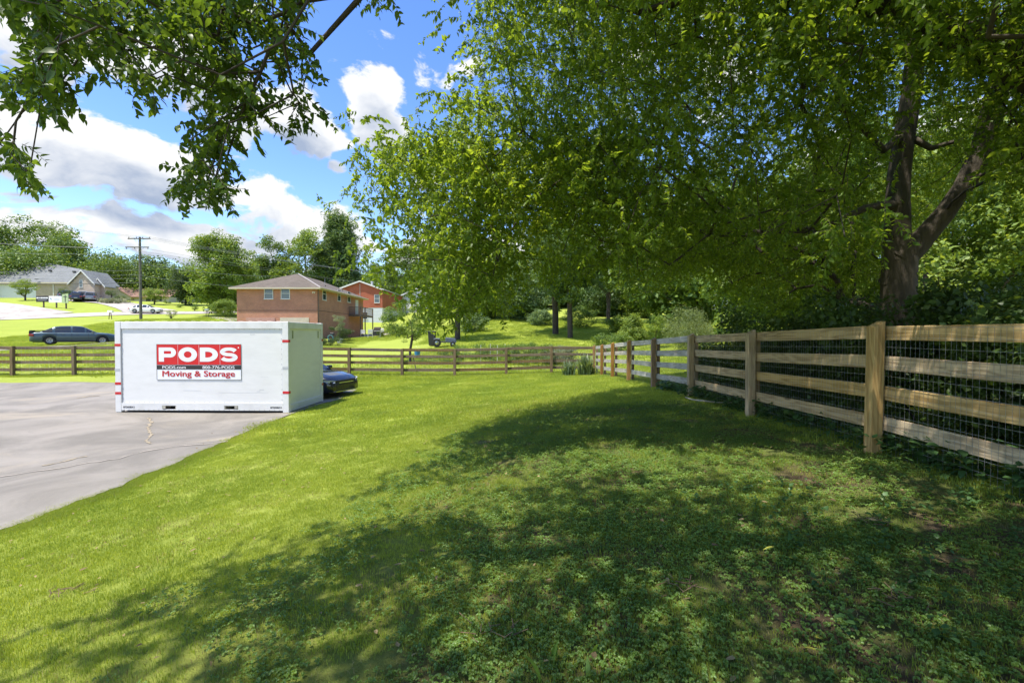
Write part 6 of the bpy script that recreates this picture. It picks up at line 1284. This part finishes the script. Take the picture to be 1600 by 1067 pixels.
# ================================================================== THE TWO BIG HACKBERRIES OVER THE LAWN
EDGE_Y = [-2, 0, 2.2, 3.4, 6.8, 7.9, 9.8, 12.6, 13.0]; EDGE_X = [-3.4, -3.2, -2.75, -2.3, -1.34, -.67, .27, 2.8, 3.9]
def shadow_ok(p, slack=0.0):
    gx_ = p[:, 0] + .30 * (p[:, 2] - 0.0); gy_ = p[:, 1] + .22 * (p[:, 2] - 0.0); h = Gv(gx_, gy_); hh = p[:, 2] - h; gx_ = p[:, 0] + .30 * hh; gy_ = p[:, 1] + .22 * hh
    e = np.interp(gy_, EDGE_Y, EDGE_X); return ((gx_ > e + .25 - slack) & (gy_ < 12.8)) | (gx_ > 4.2)
def dapple(p):
    h = Gv(p[:, 0] + .3 * p[:, 2], p[:, 1] + .22 * p[:, 2]); gx_ = p[:, 0] + .30 * (p[:, 2] - h); gy_ = p[:, 1] + .22 * (p[:, 2] - h); r_ = np.random.default_rng(5).uniform(size=len(gx_))
    line = 5.0 + .25 * np.sin(gx_ * 1.7) - .35 * np.clip(-gx_, 0, 3); band = (np.abs(gy_ - line) < .78) & (gx_ < 2.9) & (r_ > .03)
    spots = (vnoise(gx_ + 3, gy_, 1.5, 31) > .64) & (gx_ < 3.6) & (gy_ > 3.0) & (r_ > .10); return ~(band | spots)
VEDGE = [(0, 722), (60, 735), (100, 730), (150, 722), (190, 705), (225, 690), (235, 600), (262, 560), (300, 552), (330, 566), (380, 572), (430, 585), (480, 610), (505, 640), (520, 700)]
def left_edge(v): return np.interp(v, [a for a, b in VEDGE], [b for a, b in VEDGE])
def low_edge(u): return np.interp(u, [560, 600, 640, 700, 760, 820, 900, 960, 1050, 1120, 1200, 1300, 1380, 1440, 1500, 1560, 1650], [330, 440, 465, 480, 470, 450, 435, 425, 460, 430, 420, 415, 410, 345, 300, 285, 270])
# ---- tree A
tA = Vector((PX(1402, 8.6), 8.6, G(PX(1402, 8.6), 8.6)))
hA = thing('hackberry_tree', 'large hackberry with a thick forked trunk behind the right fence', 'tree', tA)
def wp(u, v, Y): p = P(u, v, Y); return np.array((p.x - tA.x, p.y - tA.y, p.z - tA.z))
fixed = [(np.array((0, 0, -.3)), .33), (wp(1404, 500, 8.6), .285), (wp(1404, 440, 8.6), .265), (wp(1406, 405, 8.6), .255),
         (wp(1402, 370, 8.65), .21), (wp(1402, 320, 8.7), .20), (wp(1405, 270, 8.7), .19), (wp(1413, 210, 8.6), .17), (wp(1425, 140, 8.5), .15), (wp(1432, 60, 8.4), .13), (wp(1435, -60, 8.2), .11), (wp(1420, -200, 7.9), .08),
         (wp(1440, 375, 8.5), .19), (wp(1475, 335, 8.35), .165), (wp(1510, 285, 8.2), .155), (wp(1532, 240, 8.1), .15), (wp(1545, 190, 8.0), .14), (wp(1560, 120, 7.8), .12), (wp(1585, 30, 7.5), .10), (wp(1620, -90, 7.2), .08),
         (wp(1378, 322, 8.5), .085), (wp(1350, 326, 8.3), .06), (wp(1310, 345, 8.1), .05), (wp(1260, 358, 7.9), .038), (wp(1190, 362, 7.7), .028),
         (wp(1455, 232, 8.4), .05), (wp(1490, 222, 8.2), .035), (wp(1380, 235, 8.4), .06), (wp(1330, 180, 7.9), .05), (wp(1270, 140, 7.4), .045)]
plinks = [-1, 0, 1, 2, 3, 4, 5, 6, 7, 8, 9, 10, 3, 12, 13, 14, 15, 16, 17, 18, 5, 20, 21, 22, 23, 7, 25, 7, 27, 28]
g = np.random.default_rng(21); C = []
q = np.stack([g.uniform(-3.6, 14.5, 60000), g.uniform(4.2, 15.5, 60000), g.uniform(1.8, 12.5, 60000)], 1)
e = ((q[:, 0] - 5.0) / 8.8) ** 2 + ((q[:, 1] - 8.9) / 6.8) ** 2 + ((q[:, 2] - 5.8) / 6.5) ** 2; u, v = proj(q)
ok = (e < 1) & (e > .12) & shadow_ok(q) & dapple(q) & (u > left_edge(v) + 14) & (v < low_edge(u) - 12) & ~((u > 1040) & (u < 1125) & (v > 425)) & ~((q[:, 0] > 3.2) & (q[:, 2] < 2.9) & (u < 1480))
dens = vnoise(q[:, 0] + q[:, 2] * .3, q[:, 1] * .8 + q[:, 2] * 1.6, .7, 4); ok &= (dens > .42) | (g.uniform(size=len(q)) < .12)
# keep the view onto the forked trunk open
dtr = np.abs(u - np.interp(v, [150, 300, 500], [1470, 1450, 1405])); ok &= ~((q[:, 1] < 9.2) & (dtr < np.interp(v, [100, 150, 300, 500], [70, 85, 120, 85])) & (v > 130) & (v < 510))
ok &= ~((u > 1380) & (v > 300) & (q[:, 1] < 10)) 
ok &= ~((v > 330) & (u < 1180) & (g.uniform(size=len(q)) < np.interp(v, [330, 440], [.2, .97])))
q = q[ok]; u = u[ok]; v = v[ok]
# thin by a minimum spacing so that clumps read as clumps
def thin(q, r, nmax, rfun=None):
    out = []
    for p in q:
        rr0 = r if rfun is None else rfun(p)
        if all(((p - o) ** 2).sum() > rr0 * rr0 for o in out): out.append(p)
        if len(out) >= nmax: break
    return np.array(out)
C = thin(q, .62, 1700)
# the low drooping skirt at the left of the crown, in front of the tractor
q = np.stack([g.uniform(-2.9, 1.6, 9000), g.uniform(5.3, 9.0, 9000), g.uniform(1.5, 4.6, 9000)], 1); u, v = proj(q)
ok = shadow_ok(q, .15) & (u > left_edge(v) + 8) & (v < low_edge(u)) & (v > 210) & (u < 1010) & ((vnoise(q[:, 0] * 2, q[:, 2] * 2 + q[:, 1], .9, 8) > .33))
C2 = thin(q[ok][(proj(q[ok])[1] < 330) | (g.uniform(size=ok.sum()) < np.where(proj(q[ok])[0] < 790, .5, .01))], .44, 190); C = np.concatenate([C, C2]); print('tree A clumps', len(C), len(C2))
# underside sprays between trunk and corner, hanging near the fence
q = np.stack([g.uniform(2.6, 9.5, 4000), g.uniform(8.8, 13.5, 4000), g.uniform(2.0, 4.6, 4000)], 1); u, v = proj(q); ok = (u > 1040) & (u < 1400) & (v > 200) & (v < 480) & ((vnoise(q[:, 0], q[:, 2] * 2, 1.1, 18) > .42)) & shadow_ok(q, .2); C3 = thin(q[ok], .42, 110); C = np.concatenate([C, C3])
cl = C - np.array(tA); nds, par, mr_, ends = skeleton(fixed, plinks, cl, step=.45, lift=.10)
nf = len(fixed)
tube_tree('trunk', nds[:nf], par[:nf], [f[1] for f in fixed], bark, hA, tip=.02, sides=12)
par2 = list(par); 
def limbs(name, nds, par, nf, m_, parent, tip, mx):
    n = len(nds); acc = np.zeros(n); r = np.zeros(n); ex = 2.3
    for i in range(n - 1, nf - 1, -1):
        v_ = acc[i] if acc[i] > 0 else tip ** ex; r[i] = min(v_ ** (1 / ex), mx)
        if par[i] >= nf: acc[par[i]] += v_
    V = []; F = []; base = 0
    for i in range(nf, n):
        a = nds[par[i]]; b = nds[i]; t = b - a; L_ = np.linalg.norm(t)
        if L_ < 1e-4: continue
        t /= L_; sd_ = 5 if r[i] < .03 else 8; up_ = np.array([0, 0, 1.]) if abs(t[2]) < .9 else np.array([1., 0, 0]); uu = np.cross(t, up_); uu /= np.linalg.norm(uu); ww = np.cross(uu, t); an = np.arange(sd_) * 2 * math.pi / sd_; ring_ = np.cos(an)[:, None] * uu + np.sin(an)[:, None] * ww
        ra = r[par[i]] if par[i] >= nf else r[i] * 1.25; ra = min(ra, r[i] * 1.4); V.append(a + ring_ * ra - t * r[i] * .3); V.append(b + ring_ * r[i])
        F += [(base + k, base + (k + 1) % sd_, base + sd_ + (k + 1) % sd_, base + sd_ + k) for k in range(sd_)]; base += 2 * sd_
    o = bpy.data.objects.new(name, np_mesh(name, np.concatenate(V), np.array(F), m_, True)); COL.objects.link(o); o.parent = parent; return o
limbs('branches', nds, par, nf, bark_dark, hA, .0055, .10)
def sprays(parent, name, cl, per, spread, key, ps, g, drop=.18, smin=.85, smax=1.3):
    n = len(cl) * per; A = np.repeat(cl, per, 0) + g.normal(size=(n, 3)) * np.array([spread, spread, spread * .75]); A[:, 2] += .05
    rot = np.stack([g.normal(size=n) * .45, g.normal(size=n) * .45, g.uniform(0, 6.28, n)], 1)
    o = scatter(name, key, ps, A, rot, g.uniform(smin, smax, n), g.integers(0, len(ps), n), parent); o['kind'] = 'stuff'; return o
sprays(hA, 'crown', cl, 24, .26, 'sprig', SPRIG, g)
# ---- tree B, its trunk out of view to the right, its limbs over the camera
tB = Vector((6.9, 3.6, G(6.9, 3.6))); hB = thing('hackberry_tree', 'nearer hackberry whose dark limb and hanging leaves frame the top of the view', 'tree', tB)
def wb(x, y, z): return np.array((x - tB.x, y - tB.y, z - tB.z))
L1 = [P(1700, 150, 5.0), P(1600, 105, 5.0), P(1520, 62, 5.1), P(1440, 32, 5.2), P(1370, 8, 5.3), P(1280, -30, 5.3), P(1150, -45, 5.2), P(1050, 5, 5.0), P(1000, 20, 4.9)]
fixB = [(np.array((0, 0, -.3)), .33), (wb(6.9, 3.7, 1.8), .29), (wb(6.8, 3.9, 3.0), .26)] + [(wb(*p), r_) for p, r_ in zip(L1, (.20, .19, .17, .15, .13, .11, .085, .05, .03))]
lkB = [-1, 0, 1, 2, 3, 4, 5, 6, 7, 8, 9, 10]; k0 = len(fixB)
up_ = [((6.2, 3.2, 4.6), .22, 2), ((5.2, 2.6, 5.8), .19, k0), ((3.8, 2.0, 6.6), .16, k0 + 1), ((2.2, 1.6, 6.9), .13, k0 + 2), ((.6, 1.5, 6.6), .10, k0 + 3), ((-.8, 1.8, 5.9), .07, k0 + 4), ((-1.6, 2.1, 5.0), .045, k0 + 5), ((-2.0, 2.3, 4.2), .03, k0 + 6), ((7.2, 2.4, 6.2), .15, k0), ((5, .2, 7.2), .11, k0 + 1), ((2.5, -.6, 7.4), .08, k0 + 3)]
for (p, r_, l) in up_: fixB.append((wb(*p), r_)); lkB.append(l)
g = np.random.default_rng(33)
q = np.stack([g.uniform(-4.8, 10, 40000), g.uniform(-3.5, 7.0, 40000), g.uniform(3.9, 8.8, 40000)], 1); e = ((q[:, 0] - 2.6) / 7.4) ** 2 + ((q[:, 1] - 1.8) / 5.2) ** 2 + ((q[:, 2] - 6.3) / 2.6) ** 2
u, v = proj(q); vis = np.nan_to_num((u > -60) & (u < 1660) & (v > -40), nan=0).astype(bool)
fine_ok = (u > 1040) & (v < np.interp(u, [1040, 1200, 1350, 1600], [60, 120, 170, 230]))
ok = (e < 1) & shadow_ok(q, .1) & dapple(q) & (~vis | (fine_ok & ~((v > 130) & (np.abs(u - 1470) < 110)))) & (vnoise(q[:, 0] + q[:, 2] * .4, q[:, 1], .8, 14) > .12); q = q[ok]; print('B cand', len(q))
CB = thin(q, .50, 800)
# hanging tips at the upper left: real twigs two to three metres from the camera
hang = [((20, -20), (90, 60), 2.3, 26, 30), ((80, 10), (70, 130), 2.2, 30, 22), ((70, 100), (110, 170), 2.2, 22, 12), ((-10, 130), (30, 150), 2.2, 16, 6), ((60, 120), (20, 215), 2.3, 4, 3), ((5, 225), (40, 280), 2.25, 15, 8), ((-20, 200), (10, 270), 2.3, 16, 5), ((120, -30), (160, 80), 2.5, 34, 30), ((150, 30), (205, 130), 2.5, 24, 16), ((190, -30), (240, 70), 2.6, 36, 30), ((200, 90), (210, 140), 2.5, 10, 5),
        ((260, -30), (300, 60), 2.7, 38, 34), ((300, 10), (345, 110), 2.7, 32, 34), ((330, -30), (400, 50), 2.8, 40, 36), ((380, 0), (440, 90), 2.9, 38, 36), ((420, -40), (470, 30), 2.9, 26, 20), ((440, 60), (485, 115), 2.9, 18, 14), ((330, 100), (370, 170), 2.8, 38, 34), ((290, 120), (270, 155), 2.7, 22, 12), ((370, 150), (345, 220), 2.8, 28, 24), ((395, 150), (400, 200), 2.8, 16, 10), ((340, 210), (320, 270), 2.75, 24, 18), ((320, 260), (300, 310), 2.75, 20, 14), ((345, 280), (350, 320), 2.75, 14, 7), ((315, 300), (318, 335), 2.75, 9, 5), ((300, 215), (285, 235), 2.75, 10, 4),
        ((462, 165), (462, 200), 2.9, 16, 9), ((590, -10), (600, 12), 3.2, 15, 6), ((250, 30), (280, 90), 2.6, 24, 14), ((0, -20), (20, 20), 2.3, 20, 6)]
hp = []; hr = []
for (a, b, Y, sp_, n) in hang:
    for i in range(int(n * 1.75)):
        t = g.uniform(); u_ = a[0] + (b[0] - a[0]) * t + g.normal() * sp_ * .62; v_ = a[1] + (b[1] - a[1]) * t + g.normal() * sp_ * .5 - 16; hp.append(P(u_, v_, Y + g.normal() * .22))
hp = np.array([tuple(p) for p in hp]); CH_ = thin(hp, .13, 400)
anch = []
tips = [(20, -140, 2.3), (150, -130, 2.5), (300, -150, 2.7), (420, -120, 2.85), (590, -150, 3.15)]
for k, (u_, v_, Y) in enumerate(tips): p = P(u_, v_, Y); anch.append(len(fixB)); fixB.append((wb(*p), .008)); lkB.append(k0 + 7 if k < 3 else k0 + 6)
for nm, lst in (('a', [(60, -60, 2.3, 0), (62, 40, 2.25, 1), (75, 95, 2.2, 2)]), ('b', [(330, -40, 2.75, 0), (350, 60, 2.75, 1), (372, 130, 2.8, 2), (345, 220, 2.78, 3), (322, 290, 2.75, 4)]), ('c', [(60, 130, 2.2, -1), (25, 190, 2.25, 5), (20, 235, 2.25, 6)]), ('d', [(430, 90, 2.9, -2), (458, 150, 2.9, 5)])):
    last = {'a': anch[0], 'b': anch[2], 'c': None, 'd': anch[3]}[nm]
    if nm == 'c': last = cA_
    for (u_, v_, Y, _) in lst:
        p = P(u_, v_, Y); fixB.append((wb(*p), .0045)); lkB.append(last); last = len(fixB) - 1
    if nm == 'a': cA_ = last
clB = CB - np.array(tB); clH = CH_ - np.array(tB); nds, par, mr_, ends = skeleton(fixB, lkB, np.concatenate([clB, clH]), step=.4, lift=.04); nf = len(fixB)
tube_tree('trunk', nds[:nf], par[:nf], [f[1] for f in fixB], bark_dark, hB, tip=.004, sides=10); limbs('branches', nds, par, nf, bark_dark, hB, .0026, .07)
sprays(hB, 'crown', clB, 23, .32, 'sprig', SPRIG, g)
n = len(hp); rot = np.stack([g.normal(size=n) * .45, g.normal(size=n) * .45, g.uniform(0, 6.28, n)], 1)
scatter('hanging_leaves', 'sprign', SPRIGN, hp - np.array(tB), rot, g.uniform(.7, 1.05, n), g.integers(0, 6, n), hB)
bpy.context.view_layer.update()
